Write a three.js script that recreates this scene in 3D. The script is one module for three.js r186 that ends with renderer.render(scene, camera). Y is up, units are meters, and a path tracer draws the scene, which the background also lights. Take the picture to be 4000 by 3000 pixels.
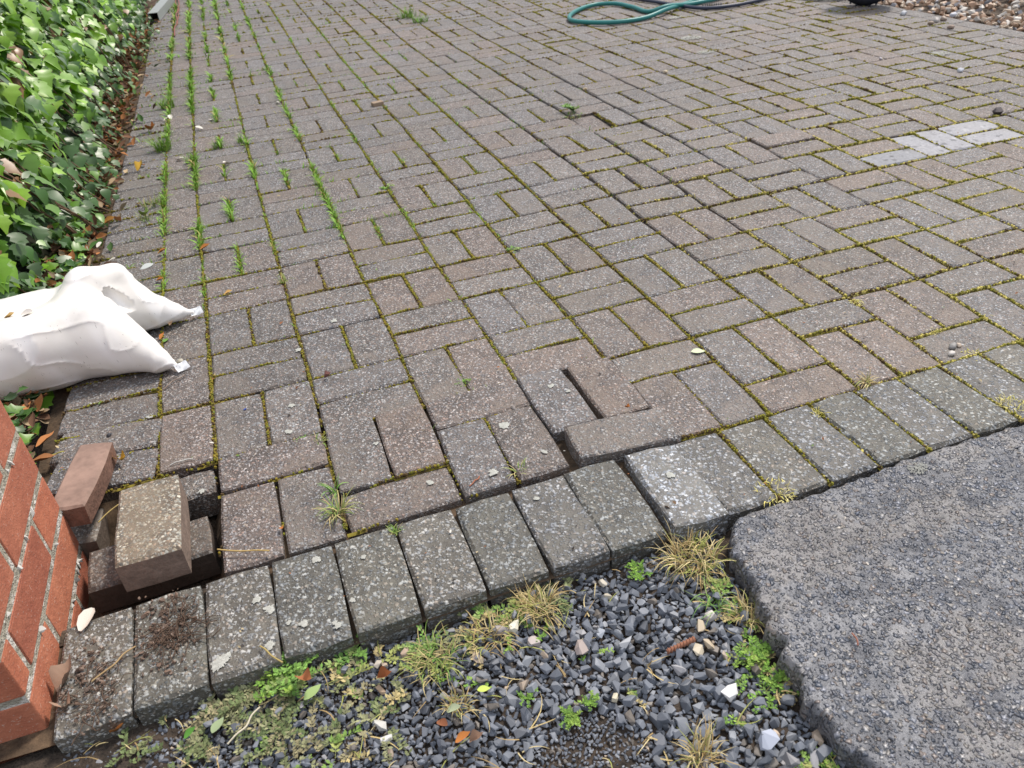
import * as THREE from 'three';
import { mergeGeometries } from 'three/addons/utils/BufferGeometryUtils.js';
import { ConvexGeometry } from 'three/addons/geometries/ConvexGeometry.js';
import { RoundedBoxGeometry } from 'three/addons/geometries/RoundedBoxGeometry.js';
import { MarchingCubes } from 'three/addons/objects/MarchingCubes.js';

// ---------------------------------------------------------------- camera, sky, sun, exposure
const scene = new THREE.Scene();
const camera = new THREE.PerspectiveCamera(52.06, 4 / 3, 0.05, 400);
camera.position.set(0.2136, 0.9349, 0.9886);
camera.rotation.set(-0.6061, -0.2928, -0.0885, 'YXZ');
camera.focus = 1.62;
camera.userData.fStop = 9;
camera.updateMatrixWorld(true);
camera.updateProjectionMatrix();

const SUN = new THREE.Vector3(0.62, 1.0, -0.42).normalize();
function overcastSky() {
  const w = 256, h = 128, d = new Float32Array(w * h * 4);
  for (let j = 0; j < h; j++) {
    const el = ((j + 0.5) / h - 0.5) * Math.PI, s = Math.max(0, Math.sin(el));
    for (let i = 0; i < w; i++) {
      const a = (i / w) * Math.PI * 2;
      const dir = new THREE.Vector3(Math.cos(el) * Math.cos(a), Math.sin(el), Math.cos(el) * Math.sin(a));
      const cl = 0.92 + 0.16 * fbm3(dir.x * 2.2, dir.y * 3.0, dir.z * 2.2);
      const L = (0.62 + 0.56 * s) * cl, k = (j * w + i) * 4;
      d[k] = L * 0.945; d[k + 1] = L * 0.99; d[k + 2] = L * 1.1; d[k + 3] = 1;
    }
  }
  const t = new THREE.DataTexture(d, w, h, THREE.RGBAFormat, THREE.FloatType);
  t.mapping = THREE.EquirectangularReflectionMapping; t.magFilter = THREE.LinearFilter; t.needsUpdate = true;
  return t;
}
const sky = overcastSky();
scene.background = sky; scene.environment = sky;
scene.backgroundIntensity = 0.68; scene.environmentIntensity = 0.68;
const sun = new THREE.DirectionalLight(0xfff5ea, 2.7);
sun.position.copy(SUN).multiplyScalar(12).add(new THREE.Vector3(1.2, 0, -2.5));
sun.target.position.set(1.2, 0, -2.5);
sun.castShadow = true; sun.shadow.radius = 22; sun.shadow.mapSize.set(4096, 4096);
Object.assign(sun.shadow.camera, { left: -6, right: 6, top: 7, bottom: -7, near: 0.5, far: 30 });
scene.add(sun, sun.target);
const renderer = new THREE.WebGLRenderer({ antialias: true });
renderer.setSize(1024, 768);
renderer.toneMapping = THREE.LinearToneMapping;
renderer.toneMappingExposure = 1.36;
renderer.shadowMap.enabled = true;

// ---------------------------------------------------------------- helpers
function rngOf(seed) { let a = seed >>> 0; return () => { a = (a + 0x6d2b79f5) >>> 0; let t = Math.imul(a ^ (a >>> 15), 1 | a); t = (t + Math.imul(t ^ (t >>> 7), 61 | t)) ^ t; return ((t ^ (t >>> 14)) >>> 0) / 4294967296; }; }
function hash3(x, y, z) { let h = Math.imul(x | 0, 374761393) ^ Math.imul(y | 0, 668265263) ^ Math.imul(z | 0, 2147483647 - 58321); h = Math.imul(h ^ (h >>> 13), 1274126177); return ((h ^ (h >>> 16)) >>> 0) / 4294967296; }
function noise3(x, y, z) {
  const xi = Math.floor(x), yi = Math.floor(y), zi = Math.floor(z); let fx = x - xi, fy = y - yi, fz = z - zi;
  fx = fx * fx * (3 - 2 * fx); fy = fy * fy * (3 - 2 * fy); fz = fz * fz * (3 - 2 * fz);
  const L = (a, b, t) => a + (b - a) * t;
  return L(L(L(hash3(xi, yi, zi), hash3(xi + 1, yi, zi), fx), L(hash3(xi, yi + 1, zi), hash3(xi + 1, yi + 1, zi), fx), fy),
    L(L(hash3(xi, yi, zi + 1), hash3(xi + 1, yi, zi + 1), fx), L(hash3(xi, yi + 1, zi + 1), hash3(xi + 1, yi + 1, zi + 1), fx), fy), fz) * 2 - 1;
}
function fbm3(x, y, z) { return 0.53 * noise3(x, y, z) + 0.27 * noise3(x * 2.03 + 7, y * 2.03, z * 2.03) + 0.14 * noise3(x * 4.1, y * 4.1 + 3, z * 4.1) + 0.06 * noise3(x * 8.3, y * 8.3, z * 8.3 + 5); }
function tile2(n, seed) {            // tileable value noise on a lattice of n cells
  const g = new Float32Array(n * n), r = rngOf(seed); for (let i = 0; i < g.length; i++) g[i] = r() * 2 - 1;
  return (u, v) => { u *= n; v *= n; const x = Math.floor(u), y = Math.floor(v); let fx = u - x, fy = v - y; fx = fx * fx * (3 - 2 * fx); fy = fy * fy * (3 - 2 * fy);
    const X = ((x % n) + n) % n, Y = ((y % n) + n) % n, X1 = (X + 1) % n, Y1 = (Y + 1) % n;
    const a = g[Y * n + X], b = g[Y * n + X1], c = g[Y1 * n + X], d = g[Y1 * n + X1]; return a + (b - a) * fx + (c - a) * fy + (a - b - c + d) * fx * fy; };
}
const toS = (c) => { c = Math.max(0, Math.min(1, c)); return 255 * (c <= 0.0031308 ? 12.92 * c : 1.055 * Math.pow(c, 1 / 2.4) - 0.055); };
const lerp = (a, b, t) => a + (b - a) * t, clamp = (x, a, b) => Math.max(a, Math.min(b, x)), smooth = (a, b, x) => { const t = clamp((x - a) / (b - a), 0, 1); return t * t * (3 - 2 * t); };
function dataTex(arr, n, srgb) { const t = new THREE.DataTexture(arr, n, n, THREE.RGBAFormat); t.wrapS = t.wrapT = THREE.RepeatWrapping; t.magFilter = THREE.LinearFilter; t.minFilter = THREE.LinearMipmapLinearFilter; t.generateMipmaps = true; if (srgb) t.colorSpace = THREE.SRGBColorSpace; t.needsUpdate = true; return t; }
// exposed-aggregate surface: a sandy matrix with stone chips standing a little proud of it
function aggregate({ n, metres, matrix, sand, palette, rMin, rMax, cover, seed, film, grit }) {
  const r = rngOf(seed), px = n / metres, N = n * n;
  const col = new Float32Array(N * 3), hgt = new Float32Array(N);
  const f1 = tile2(24, seed + 1), f2 = tile2(96, seed + 2), f3 = tile2(9, seed + 3), f4 = tile2(400, seed + 4), f5 = tile2(40, seed + 9);
  for (let y = 0, k = 0; y < n; y++) for (let x = 0; x < n; x++, k++) {
    const u = x / n, v = y / n, g = f4(u, v) * 0.5 + (r() - 0.5) * grit, t = clamp(0.5 + 0.5 * (f1(u, v) * 0.6 + f2(u, v) * 0.5), 0, 1), b = 1 + g * 0.45;
    for (let c = 0; c < 3; c++) col[k * 3 + c] = lerp(matrix[c], sand[c], t) * b;
    hgt[k] = 0.18 + 0.1 * f2(u, v) + 0.1 * g;
  }
  let area = 0; const goal = N * cover;
  while (area < goal) {
    const q = r(), rad = lerp(rMin, rMax, q * q * q) * px, asp = 1 + r() * 0.8, a = rad * Math.sqrt(asp), b = rad / Math.sqrt(asp), th = r() * 6.283, ct = Math.cos(th), st = Math.sin(th);
    const cx = r() * n, cy = r() * n, pc = palette[Math.floor(r() * palette.length)], br = 0.75 + r() * 0.5, top = 0.45 + 0.5 * r(), ph = r() * 6.283, lobes = 3 + Math.floor(r() * 3), wob = 0.08 + r() * 0.16, R = Math.ceil(a * 1.2);
    area += Math.PI * a * b;
    for (let j = -R; j <= R; j++) for (let i = -R; i <= R; i++) {
      const X = (i * ct + j * st) / a, Y = (-i * st + j * ct) / b; let d = Math.sqrt(X * X + Y * Y); if (d > 1.3) continue;
      d *= 1 + wob * Math.sin(lobes * Math.atan2(Y, X) + ph); if (d >= 1) continue;
      const k = ((((cy + j) | 0) % n + n) % n) * n + (((cx + i) | 0) % n + n) % n, hh = 0.2 + top * (1 - Math.pow(d, 3.5)) * 0.8;
      if (hh < hgt[k]) continue; hgt[k] = hh;
      const w = br * (0.93 + 0.14 * r()); for (let c = 0; c < 3; c++) col[k * 3 + c] = pc[c] * w;
    }
  }
  const map = new Uint8Array(N * 4), bump = new Uint8Array(N * 4);
  for (let y = 0, k = 0; y < n; y++) for (let x = 0; x < n; x++, k++) {
    const u = x / n, v = y / n, p = smooth(0.1, 0.6, f3(u, v) + 0.55 * f1(u, v) + 0.5 * f5(u, v) + 0.3 * f2(u, v)) * film.amount * (1 - 0.35 * hgt[k]);
    for (let c = 0; c < 3; c++) map[k * 4 + c] = toS(lerp(col[k * 3 + c], film.color[c] * (0.85 + 0.3 * r()), p));
    map[k * 4 + 3] = 255; const hb = clamp(hgt[k], 0, 1) * 255; bump[k * 4] = bump[k * 4 + 1] = bump[k * 4 + 2] = hb; bump[k * 4 + 3] = 255;
  }
  return { map: dataTex(map, n, true), bump: dataTex(bump, n, false) };
}
function grainTex(n, seed, fn) { // fn(u,v,noises,r) -> [r,g,b,h]
  const r = rngOf(seed), N = [6, 20, 64, 200].map((c, i) => tile2(c, seed + i * 7 + 1)), m = new Uint8Array(n * n * 4), b = new Uint8Array(n * n * 4);
  for (let y = 0, k = 0; y < n; y++) for (let x = 0; x < n; x++, k++) { const q = fn(x / n, y / n, N.map((f) => f(x / n, y / n)), r); for (let c = 0; c < 3; c++) { m[k * 4 + c] = toS(q[c]); b[k * 4 + c] = clamp(q[3], 0, 1) * 255; } m[k * 4 + 3] = b[k * 4 + 3] = 255; }
  return { map: dataTex(m, n, true), bump: dataTex(b, n, false) };
}
const std = (o) => new THREE.MeshStandardMaterial(o);
const lin = (r, g, b) => new THREE.Color().setRGB(r, g, b);
const taken = new Map();
function numbered(name) { const k = taken.get(name) || 0; taken.set(name, k + 1); return k ? name + '_' + String(k).padStart(3, '0') : name; }
function shadows(o) { o.castShadow = o.receiveShadow = true; return o; }
function part(name, geo, mat, parent) { const m = shadows(new THREE.Mesh(geo, mat)); m.name = name; parent.add(m); return m; }
function tag(o, label, category, group) { o.userData.label = label; o.userData.category = category; if (group) o.userData.group = group; return o; }
function group(name, label, category, grp) { const g = new THREE.Group(); g.name = numbered(name); scene.add(g); return tag(g, label, category, grp); }
function single(name, geo, mat, label, category, grp) { const m = shadows(new THREE.Mesh(geo, mat)); m.name = numbered(name); scene.add(m); return tag(m, label, category, grp); }
function structure(o, name, label) { o.name = numbered(name); o.userData.kind = 'structure'; if (label) o.userData.label = label; scene.add(o); return o; }
function instanced(name, geo, mat, list, parent, label, category) { // list: {m:Matrix4,c:Color}
  const im = shadows(new THREE.InstancedMesh(geo, mat, list.length)); list.forEach((q, i) => { im.setMatrixAt(i, q.m); if (q.c) im.setColorAt(i, q.c); });
  im.userData.kind = 'stuff'; if (parent === scene) { im.name = numbered(name); tag(im, label, category); } else im.name = name; parent.add(im); return im;
}
const M4 = (x, y, z, rx, ry, rz, sx, sy, sz) => new THREE.Matrix4().compose(new THREE.Vector3(x, y, z), new THREE.Quaternion().setFromEuler(new THREE.Euler(rx, ry, rz, 'YXZ')), new THREE.Vector3(sx, sy ?? sx, sz ?? sx));
function geoFrom(pos, idx, uv, col) { const g = new THREE.BufferGeometry(); g.setAttribute('position', new THREE.Float32BufferAttribute(pos, 3)); if (uv) g.setAttribute('uv', new THREE.Float32BufferAttribute(uv, 2)); if (col) g.setAttribute('color', new THREE.Float32BufferAttribute(col, 3)); g.setIndex(idx); g.computeVertexNormals(); return g; }
const frustumP = new THREE.Matrix4().multiplyMatrices(camera.projectionMatrix, camera.matrixWorldInverse), tmpV = new THREE.Vector3();
function inView(x, y, z, m) { tmpV.set(x, y, z).applyMatrix4(camera.matrixWorldInverse); if (tmpV.z > -0.1) return false; tmpV.set(x, y, z).applyMatrix4(frustumP); return Math.abs(tmpV.x) < 1 + m && Math.abs(tmpV.y) < 1 + m; }

// ---------------------------------------------------------------- surface textures
const paver = aggregate({ n: 2048, metres: 1.5, matrix: [0.062, 0.055, 0.051], sand: [0.165, 0.145, 0.132], rMin: 0.0007, rMax: 0.0028, cover: 0.55, seed: 11, grit: 1.0,  // matrix colour darkened for the shade and dirt between the chips
  palette: [[0.21, 0.225, 0.24], [0.25, 0.265, 0.275], [0.31, 0.32, 0.325], [0.24, 0.2, 0.18], [0.26, 0.205, 0.18], [0.26, 0.24, 0.21], [0.1, 0.105, 0.115], [0.15, 0.155, 0.165], [0.38, 0.38, 0.375], [0.19, 0.195, 0.2]],
  film: { amount: 0.55, color: [0.148, 0.128, 0.108] } });
const edgeTex = aggregate({ n: 1024, metres: 0.75, matrix: [0.058, 0.056, 0.051], sand: [0.125, 0.119, 0.105], rMin: 0.0008, rMax: 0.0034, cover: 0.5, seed: 19, grit: 0.85,  // dark matrix: recess shade and dirt put into the colour
  palette: [[0.2, 0.215, 0.23], [0.26, 0.275, 0.285], [0.31, 0.325, 0.335], [0.22, 0.215, 0.195], [0.24, 0.215, 0.19], [0.11, 0.12, 0.13], [0.16, 0.17, 0.185], [0.36, 0.37, 0.37]],
  film: { amount: 0.5, color: [0.118, 0.113, 0.096] } });
const slabTex = aggregate({ n: 2048, metres: 1.0, matrix: [0.06, 0.062, 0.07], sand: [0.3, 0.29, 0.275], rMin: 0.0006, rMax: 0.0042, cover: 0.55, seed: 77, grit: 1.2,
  palette: [[0.14, 0.15, 0.17], [0.09, 0.1, 0.115], [0.2, 0.2, 0.205], [0.28, 0.255, 0.22], [0.11, 0.115, 0.13], [0.34, 0.32, 0.29], [0.22, 0.18, 0.15], [0.17, 0.175, 0.185], [0.24, 0.24, 0.25]],
  film: { amount: 0.5, color: [0.235, 0.205, 0.17] } });
const soilTex = grainTex(1024, 31, (u, v, N, r) => { const t = 0.5 + 0.3 * N[1] + 0.25 * N[2] + 0.2 * N[3], g = 0.75 + 0.5 * r(); return [lerp(0.035, 0.115, t) * g, lerp(0.027, 0.083, t) * g, lerp(0.02, 0.058, t) * g, 0.45 + 0.25 * N[2] + 0.25 * N[3] + 0.15 * r()]; });
const clayTex = grainTex(1024, 41, (u, v, N, r) => { const t = 0.5 + 0.25 * N[0] + 0.3 * N[1] + 0.15 * N[2], s = N[3] > 0.78 && r() > 0.35 ? 1 : 0, g = 0.88 + 0.24 * r(); return [lerp(lerp(0.36, 0.5, t) * g, 0.6, s * 0.7), lerp(lerp(0.115, 0.18, t) * g, 0.5, s * 0.7), lerp(lerp(0.068, 0.105, t) * g, 0.45, s * 0.7), 0.5 + 0.25 * N[2] + 0.2 * N[3] + 0.1 * r()]; });
const mortarTex = grainTex(512, 43, (u, v, N, r) => { const w = smooth(0.15, 0.55, N[1] + 0.5 * N[2]), t = 0.5 + 0.4 * N[2], g = 0.8 + 0.4 * r(); const b = [lerp(0.3, 0.45, t), lerp(0.285, 0.42, t), lerp(0.23, 0.34, t)]; return [lerp(b[0], 0.62, w) * g, lerp(b[1], 0.6, w) * g, lerp(b[2], 0.55, w) * g, 0.5 + 0.3 * N[3] + 0.25 * N[2]]; });
const plainTex = grainTex(512, 47, (u, v, N, r) => { const t = 0.78 + 0.12 * N[1] + 0.1 * N[2] + 0.1 * N[3] + 0.1 * (r() - 0.5); return [t, t, t, 0.5 + 0.3 * N[2] + 0.2 * N[3]]; });

const PT = 1 / 1.5;
const newTex = aggregate({ n: 512, metres: 0.4, matrix: [0.33, 0.335, 0.36], sand: [0.4, 0.405, 0.425], rMin: 0.0008, rMax: 0.003, cover: 0.14, seed: 29, grit: 0.3, palette: [[0.16, 0.165, 0.18], [0.28, 0.28, 0.3], [0.45, 0.45, 0.46]], film: { amount: 0.25, color: [0.3, 0.29, 0.28] } });
const newMat = std({ map: newTex.map, bumpMap: newTex.bump, bumpScale: 0.0005, roughness: 0.6, color: lin(0.78, 0.78, 0.8) }), newMat2 = std({ map: newTex.map, bumpMap: newTex.bump, bumpScale: 0.0005, roughness: 0.6, color: lin(0.6, 0.61, 0.63) });
const paverTints = [[1, 0.97, 0.95], [1.05, 0.96, 0.92], [0.96, 0.95, 0.96], [1.1, 0.98, 0.92], [1.02, 1.0, 0.99], [0.9, 0.88, 0.87], [1.07, 1.03, 1.0], [0.99, 0.92, 0.88], [1.02, 1.01, 1.03], [0.94, 0.89, 0.84]];
const paverMats = paverTints.map(([r, g, b]) => std({ map: paver.map, bumpMap: paver.bump, bumpScale: 0.0024, roughness: 0.56, color: lin(r * 1.1, g * 1.105, b * 1.11) }));


const edgeMats = [[0.92, 0.93, 0.86], [1.0, 0.99, 0.93], [0.84, 0.86, 0.82], [1.08, 1.06, 0.98], [0.94, 0.95, 0.95]].map(([r, g, b]) => std({ map: edgeTex.map, bumpMap: edgeTex.bump, bumpScale: 0.0026, roughness: 0.62, color: lin(r * 1.2, g * 1.18, b * 1.2) }));

// worn chamfered block: top at y = 0, base at -H; the rim is jittered so that no two corners are alike
function blockGeo(L, W, H, seed, ch = 0.0045, uvs = PT, jit = 0.0011) {
  const r = rngOf(seed), nL = 3, nW = 2, out = [], hx = L / 2, hz = W / 2, ou = r() * 7, ov = r() * 7;
  const ring = []; for (let i = 0; i < nL; i++) ring.push([-hx + L * i / nL, -hz]); for (let i = 0; i < nW; i++) ring.push([hx, -hz + W * i / nW]); for (let i = 0; i < nL; i++) ring.push([hx - L * i / nL, hz]); for (let i = 0; i < nW; i++) ring.push([-hx, hz - W * i / nW]);
  const n = ring.length, A = [], B = [], C = [];
  ring.forEach(([x, z]) => {
    const corner = Math.abs(x) > hx - 1e-6 && Math.abs(z) > hz - 1e-6, k = corner ? 0.0022 : 0, jx = (r() - 0.5) * jit, jz = (r() - 0.5) * jit, c = ch * (0.65 + 0.8 * r());
    const ex = x - Math.sign(x) * k + jx, ez = z - Math.sign(z) * k + jz, ix = Math.abs(x) > hx - 1e-6 ? Math.sign(x) * c * 1.15 : 0, iz = Math.abs(z) > hz - 1e-6 ? Math.sign(z) * c * 1.15 : 0;
    A.push([ex - ix, (r() - 0.5) * 0.0007, ez - iz]); B.push([ex, -c * (0.75 + 0.5 * r()), ez]); C.push([ex, -H, ez]);
  });
  const P = [], U = [], v3 = (p, side) => { P.push(...p); U.push(...(side === undefined ? [p[0] * uvs + ou, p[2] * uvs + ov] : [side * uvs + ou, p[1] * uvs + ov])); };
  let run = 0;
  for (let i = 0; i < n; i++) {
    const j = (i + 1) % n, l = Math.hypot(ring[j][0] - ring[i][0], ring[j][1] - ring[i][1]);
    v3([0, 0.0003, 0]); v3(A[j]); v3(A[i]);
    v3(A[i]); v3(A[j]); v3(B[j]); v3(A[i]); v3(B[j]); v3(B[i]);
    v3(B[i], run); v3(B[j], run + l); v3(C[j], run + l); v3(B[i], run); v3(C[j], run + l); v3(C[i], run); run += l;
  }
  const g = new THREE.BufferGeometry(); g.setAttribute('position', new THREE.Float32BufferAttribute(P, 3)); g.setAttribute('uv', new THREE.Float32BufferAttribute(U, 2)); g.computeVertexNormals(); return g;
}

// ---------------------------------------------------------------- ground and bedding
const soilMat = std({ map: soilTex.map, bumpMap: soilTex.bump, bumpScale: 0.004, roughness: 1 });
{
  const g = new THREE.PlaneGeometry(120, 120); g.rotateX(-Math.PI / 2); const uv = g.attributes.uv; for (let i = 0; i < uv.count; i++) uv.setXY(i, uv.getX(i) * 120, uv.getY(i) * 120);
  const m = shadows(new THREE.Mesh(g, soilMat)); m.position.y = -0.13; structure(m, 'ground', 'bare brown soil under and around the driveway');
}
function sheet(x0, x1, z0, z1, nx, nz, fy, uvm = 1) {
  const P = [], U = [], I = []; for (let j = 0; j <= nz; j++) for (let i = 0; i <= nx; i++) { const x = lerp(x0, x1, i / nx), z = lerp(z0, z1, j / nz); P.push(x, fy(x, z), z); U.push(x * uvm, z * uvm); }
  for (let j = 0; j < nz; j++) for (let i = 0; i < nx; i++) { const a = j * (nx + 1) + i, b = a + 1, c = a + nx + 1, d = c + 1; I.push(a, c, b, b, c, d); }
  return geoFrom(P, I, U);
}
const sandMat = std({ map: soilTex.map, bumpMap: soilTex.bump, bumpScale: 0.003, roughness: 1, color: lin(1.15, 1.05, 0.9) });
const holeDepth = (x, z) => smooth(-0.32, -0.29, x) * smooth(0.012, -0.012, x) * smooth(-0.325, -0.285, z) * smooth(0.0, -0.03, z);
structure(shadows(new THREE.Mesh(sheet(-0.34, 3.86, -11, 0.2, 120, 240, (x, z) => -0.019 + 0.004 * noise3(x * 9, 0, z * 9) - 0.075 * holeDepth(x, z)), sandMat)), 'bedding_sand', 'dark sandy bedding in the joints between the paving blocks');
structure(shadows(new THREE.Mesh(sheet(-0.36, 0.04, -0.34, 0.03, 60, 56, (x, z) => -0.017 - 0.078 * holeDepth(x, z) + 0.008 * fbm3(x * 30, 1, z * 30) * holeDepth(x, z), 2), soilMat)), 'soil_hollow', 'dark earth hollow where paving blocks are missing');
structure(shadows(new THREE.Mesh(sheet(-0.9, 1.0, 0.19, 1.3, 190, 110, (x, z) => -0.043 + 0.006 * fbm3(x * 9, 4, z * 9) + 0.004 * noise3(x * 60, 2, z * 60) + 0.008 * smooth(0.0, -0.25, x), 2), std({ map: soilTex.map, bumpMap: soilTex.bump, bumpScale: 0.004, roughness: 1, color: lin(0.72, 0.74, 0.78) }))), 'gravel_bed', 'dark grit bed under the loose chippings');

// ---------------------------------------------------------------- block paving
const MOD = 0.205, WARP = [[0,0,0,0,0,-1,0,-7,0,-12,1,-6,-1,-2,-10,6,-12,8,-13,8,-18,8,-9,3,0,0,0,0,0,0,0,0,0,0,0,0,0,0,0,0,0,0,0,0],
[0,0,0,0,-1,-4,-1,-13,0,-17,1,-11,0,-1,-8,7,-10,8,-15,11,-21,12,-13,9,-1,2,0,0,0,0,0,0,0,0,0,0,0,0,0,0,0,0,0,0],
[0,0,0,0,0,-2,2,-7,2,-12,2,-9,1,2,-2,7,0,8,-5,11,-7,11,-2,8,0,4,0,0,0,0,0,0,0,0,0,0,0,0,0,0,0,0,0,0],
[0,0,1,-1,2,-2,4,0,3,1,1,0,-1,4,-1,5,1,5,2,6,1,8,1,8,1,6,0,0,0,0,0,0,0,0,0,0,0,0,0,0,0,0,0,0],
[0,0,1,-6,2,-7,4,0,5,4,-1,8,-5,12,-2,6,0,2,2,3,2,8,-1,12,-3,9,-5,3,-9,1,-9,3,-2,1,0,0,0,0,0,0,0,0,0,0],
[0,0,1,-3,2,-5,2,-1,1,5,-5,10,-8,14,-6,5,-2,2,-1,11,-3,12,-8,8,-9,10,-16,8,-28,5,-30,11,-18,8,-1,0,0,0,0,0,0,0,0,0],
[0,0,1,2,2,3,1,2,-4,4,-8,11,-7,14,-4,0,2,-10,8,3,7,-2,2,-6,3,-2,-2,4,-14,4,-19,9,-13,6,0,-1,0,0,0,0,0,0,0,0],
[1,0,1,1,1,1,-1,1,-4,2,-6,8,-5,7,-2,-5,5,-15,14,-15,18,-18,19,-20,20,-18,16,-12,10,-7,6,-6,6,-9,8,-11,5,-7,1,-1,0,0,0,0],
[0,-3,0,-5,-1,-5,-2,-1,-4,1,-5,2,-3,1,1,-10,6,-19,15,-22,22,-25,26,-27,29,-26,27,-22,22,-18,18,-15,13,-15,9,-15,6,-13,2,-5,0,0,0,0],
[-1,-7,-2,-14,-2,-12,-4,-2,-5,6,-5,6,-2,1,2,-6,4,-13,12,-21,20,-27,26,-28,31,-28,31,-26,28,-23,22,-20,14,-18,5,-18,-1,-17,-1,-8,0,-1,0,0],
[-2,-7,-3,-12,-3,-10,-4,-1,-5,8,-5,11,-3,6,-1,-2,2,-10,9,-18,17,-24,22,-25,26,-24,25,-21,22,-18,18,-17,13,-17,4,-18,-2,-18,-2,-8,0,-1,0,0],
[-2,-6,-3,-13,-4,-12,-4,-1,-5,10,-5,12,-4,7,-2,0,1,-7,7,-18,15,-25,20,-26,25,-25,26,-22,24,-20,20,-18,13,-17,3,-19,-3,-17,-2,-7,0,0,0,0],
[-2,-5,-3,-13,-4,-12,-4,-1,-5,12,-6,14,-4,9,-3,3,-1,-4,3,-17,11,-24,17,-26,21,-25,24,-22,25,-21,21,-18,13,-17,2,-18,-4,-15,-2,-5,0,0,0,0],
[-1,-3,-2,-10,-2,-11,-3,0,-6,12,-7,15,-6,10,-4,5,-3,-1,0,-14,7,-22,13,-23,16,-22,18,-20,22,-19,19,-17,11,-16,1,-16,-3,-12,-1,-3,0,0,0,0],
[0,-1,0,-6,0,-8,-2,0,-6,11,-8,14,-9,10,-5,7,-4,2,-2,-10,5,-17,9,-18,11,-17,12,-14,15,-14,15,-14,9,-12,0,-12,-2,-7,-1,-1,0,0,0,0],
[1,0,3,-3,2,-4,-1,0,-6,8,-10,10,-11,9,-8,7,-6,3,-4,-5,3,-9,6,-10,6,-9,5,-7,7,-8,8,-8,5,-7,0,-6,-1,-3,0,-1,0,0,0,0],
[2,0,4,-1,3,-1,-1,0,-6,4,-10,6,-13,6,-10,6,-9,3,-6,-2,0,-3,2,-4,0,-3,-2,-2,-2,-3,2,-3,2,-3,0,-2,0,-1,0,0,0,0,0,0],
[2,0,5,0,4,0,0,0,-5,1,-10,2,-14,2,-12,3,-11,1,-9,0,-3,-1,-2,-1,-6,-1,-9,-1,-8,-1,-2,-1,0,-1,0,-1,0,0,0,0,0,0,0,0],
[2,0,5,0,4,0,0,0,-5,0,-10,0,-14,1,-14,1,-14,1,-12,0,-6,0,-6,0,-12,0,-15,0,-13,0,-4,0,0,0,0,0,0,0,0,0,0,0,0,0],
[2,0,5,0,4,0,1,0,-4,0,-10,0,-14,0,-15,0,-16,0,-14,0,-8,0,-9,0,-16,0,-18,0,-14,0,-5,0,0,0,0,0,0,0,0,0,0,0,0,0],
[2,0,5,0,5,0,2,0,-3,0,-9,0,-13,0,-14,0,-16,0,-15,0,-9,0,-10,0,-17,0,-18,0,-13,0,-5,0,0,0,0,0,0,0,0,0,0,0,0,0],
[2,0,5,0,6,0,3,0,-2,0,-7,0,-11,0,-12,0,-13,0,-13,0,-8,0,-9,0,-14,0,-14,0,-9,0,-3,0,0,0,0,0,0,0,0,0,0,0,0,0],
[2,0,6,0,7,0,5,0,0,0,-5,0,-9,0,-9,0,-8,0,-9,0,-5,0,-6,0,-9,0,-7,0,-4,0,-1,0,0,0,0,0,0,0,0,0,0,0,0,0],
[2,0,7,0,8,0,6,0,2,0,-3,0,-6,0,-6,0,-4,0,-4,0,-2,0,-1,0,-2,0,0,0,2,0,1,0,0,0,0,0,0,0,0,0,0,0,0,0],
[3,0,9,0,10,0,8,0,3,0,-1,0,-4,0,-3,0,-1,0,0,0,1,0,3,0,4,0,5,0,6,0,2,0,0,0,0,0,0,0,0,0,0,0,0,0],
[4,0,11,0,12,0,9,0,4,0,1,0,-2,0,-1,0,2,0,3,0,3,0,5,0,7,0,9,0,8,0,3,0,0,0,0,0,0,0,0,0,0,0,0,0],
[5,0,12,0,13,0,10,0,5,0,2,0,0,0,1,0,4,0,5,0,4,0,7,0,9,0,10,0,8,0,2,0,0,0,0,0,0,0,0,0,0,0,0,0],
[5,0,13,0,15,0,11,0,6,0,3,0,1,0,2,0,5,0,6,0,5,0,7,0,9,0,9,0,6,0,1,0,0,0,0,0,0,0,0,0,0,0,0,0],
[5,0,15,0,17,0,13,0,7,0,3,0,1,0,3,0,6,0,6,0,5,0,6,0,8,0,7,0,4,0,1,0,0,0,0,0,0,0,0,0,0,0,0,0],
[6,0,17,0,21,0,17,0,9,0,4,0,1,0,3,0,6,0,7,0,4,0,5,0,5,0,4,0,2,0,0,0,0,0,0,0,0,0,0,0,0,0,0,0],
[8,0,21,0,25,0,21,0,11,0,4,0,1,0,3,0,6,0,6,0,3,0,3,0,3,0,2,0,1,0,0,0,0,0,0,0,0,0,0,0,0,0,0,0],
[9,0,25,0,28,0,23,0,13,0,5,0,1,0,2,0,5,0,5,0,2,0,1,0,1,0,1,0,0,0,0,0,0,0,0,0,0,0,0,0,0,0,0,0],
[10,0,26,0,29,0,24,0,14,0,6,0,1,0,2,0,4,0,3,0,1,0,0,0,0,0,0,0,0,0,0,0,0,0,0,0,0,0,0,0,0,0,0,0]];
function warpAt(u, v) { // measured drift of the joints, in metres
  const x = clamp(u + 2, 0, 20.999), y = clamp(v + 1, 0, 31.999), i = Math.floor(x), j = Math.floor(y), fx = x - i, fy = y - j;
  const q = (c) => { const a = WARP[j][i * 2 + c], b = WARP[j][i * 2 + 2 + c], d = WARP[j + 1][i * 2 + c], e = WARP[j + 1][i * 2 + 2 + c]; return (a + (b - a) * fx + (d - a) * fy + (a - b - d + e) * fx * fy) / 1000; };
  return [u * MOD + q(0), -v * MOD + q(1)];
}
const longGeos = [], wideGeos = [];
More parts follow.
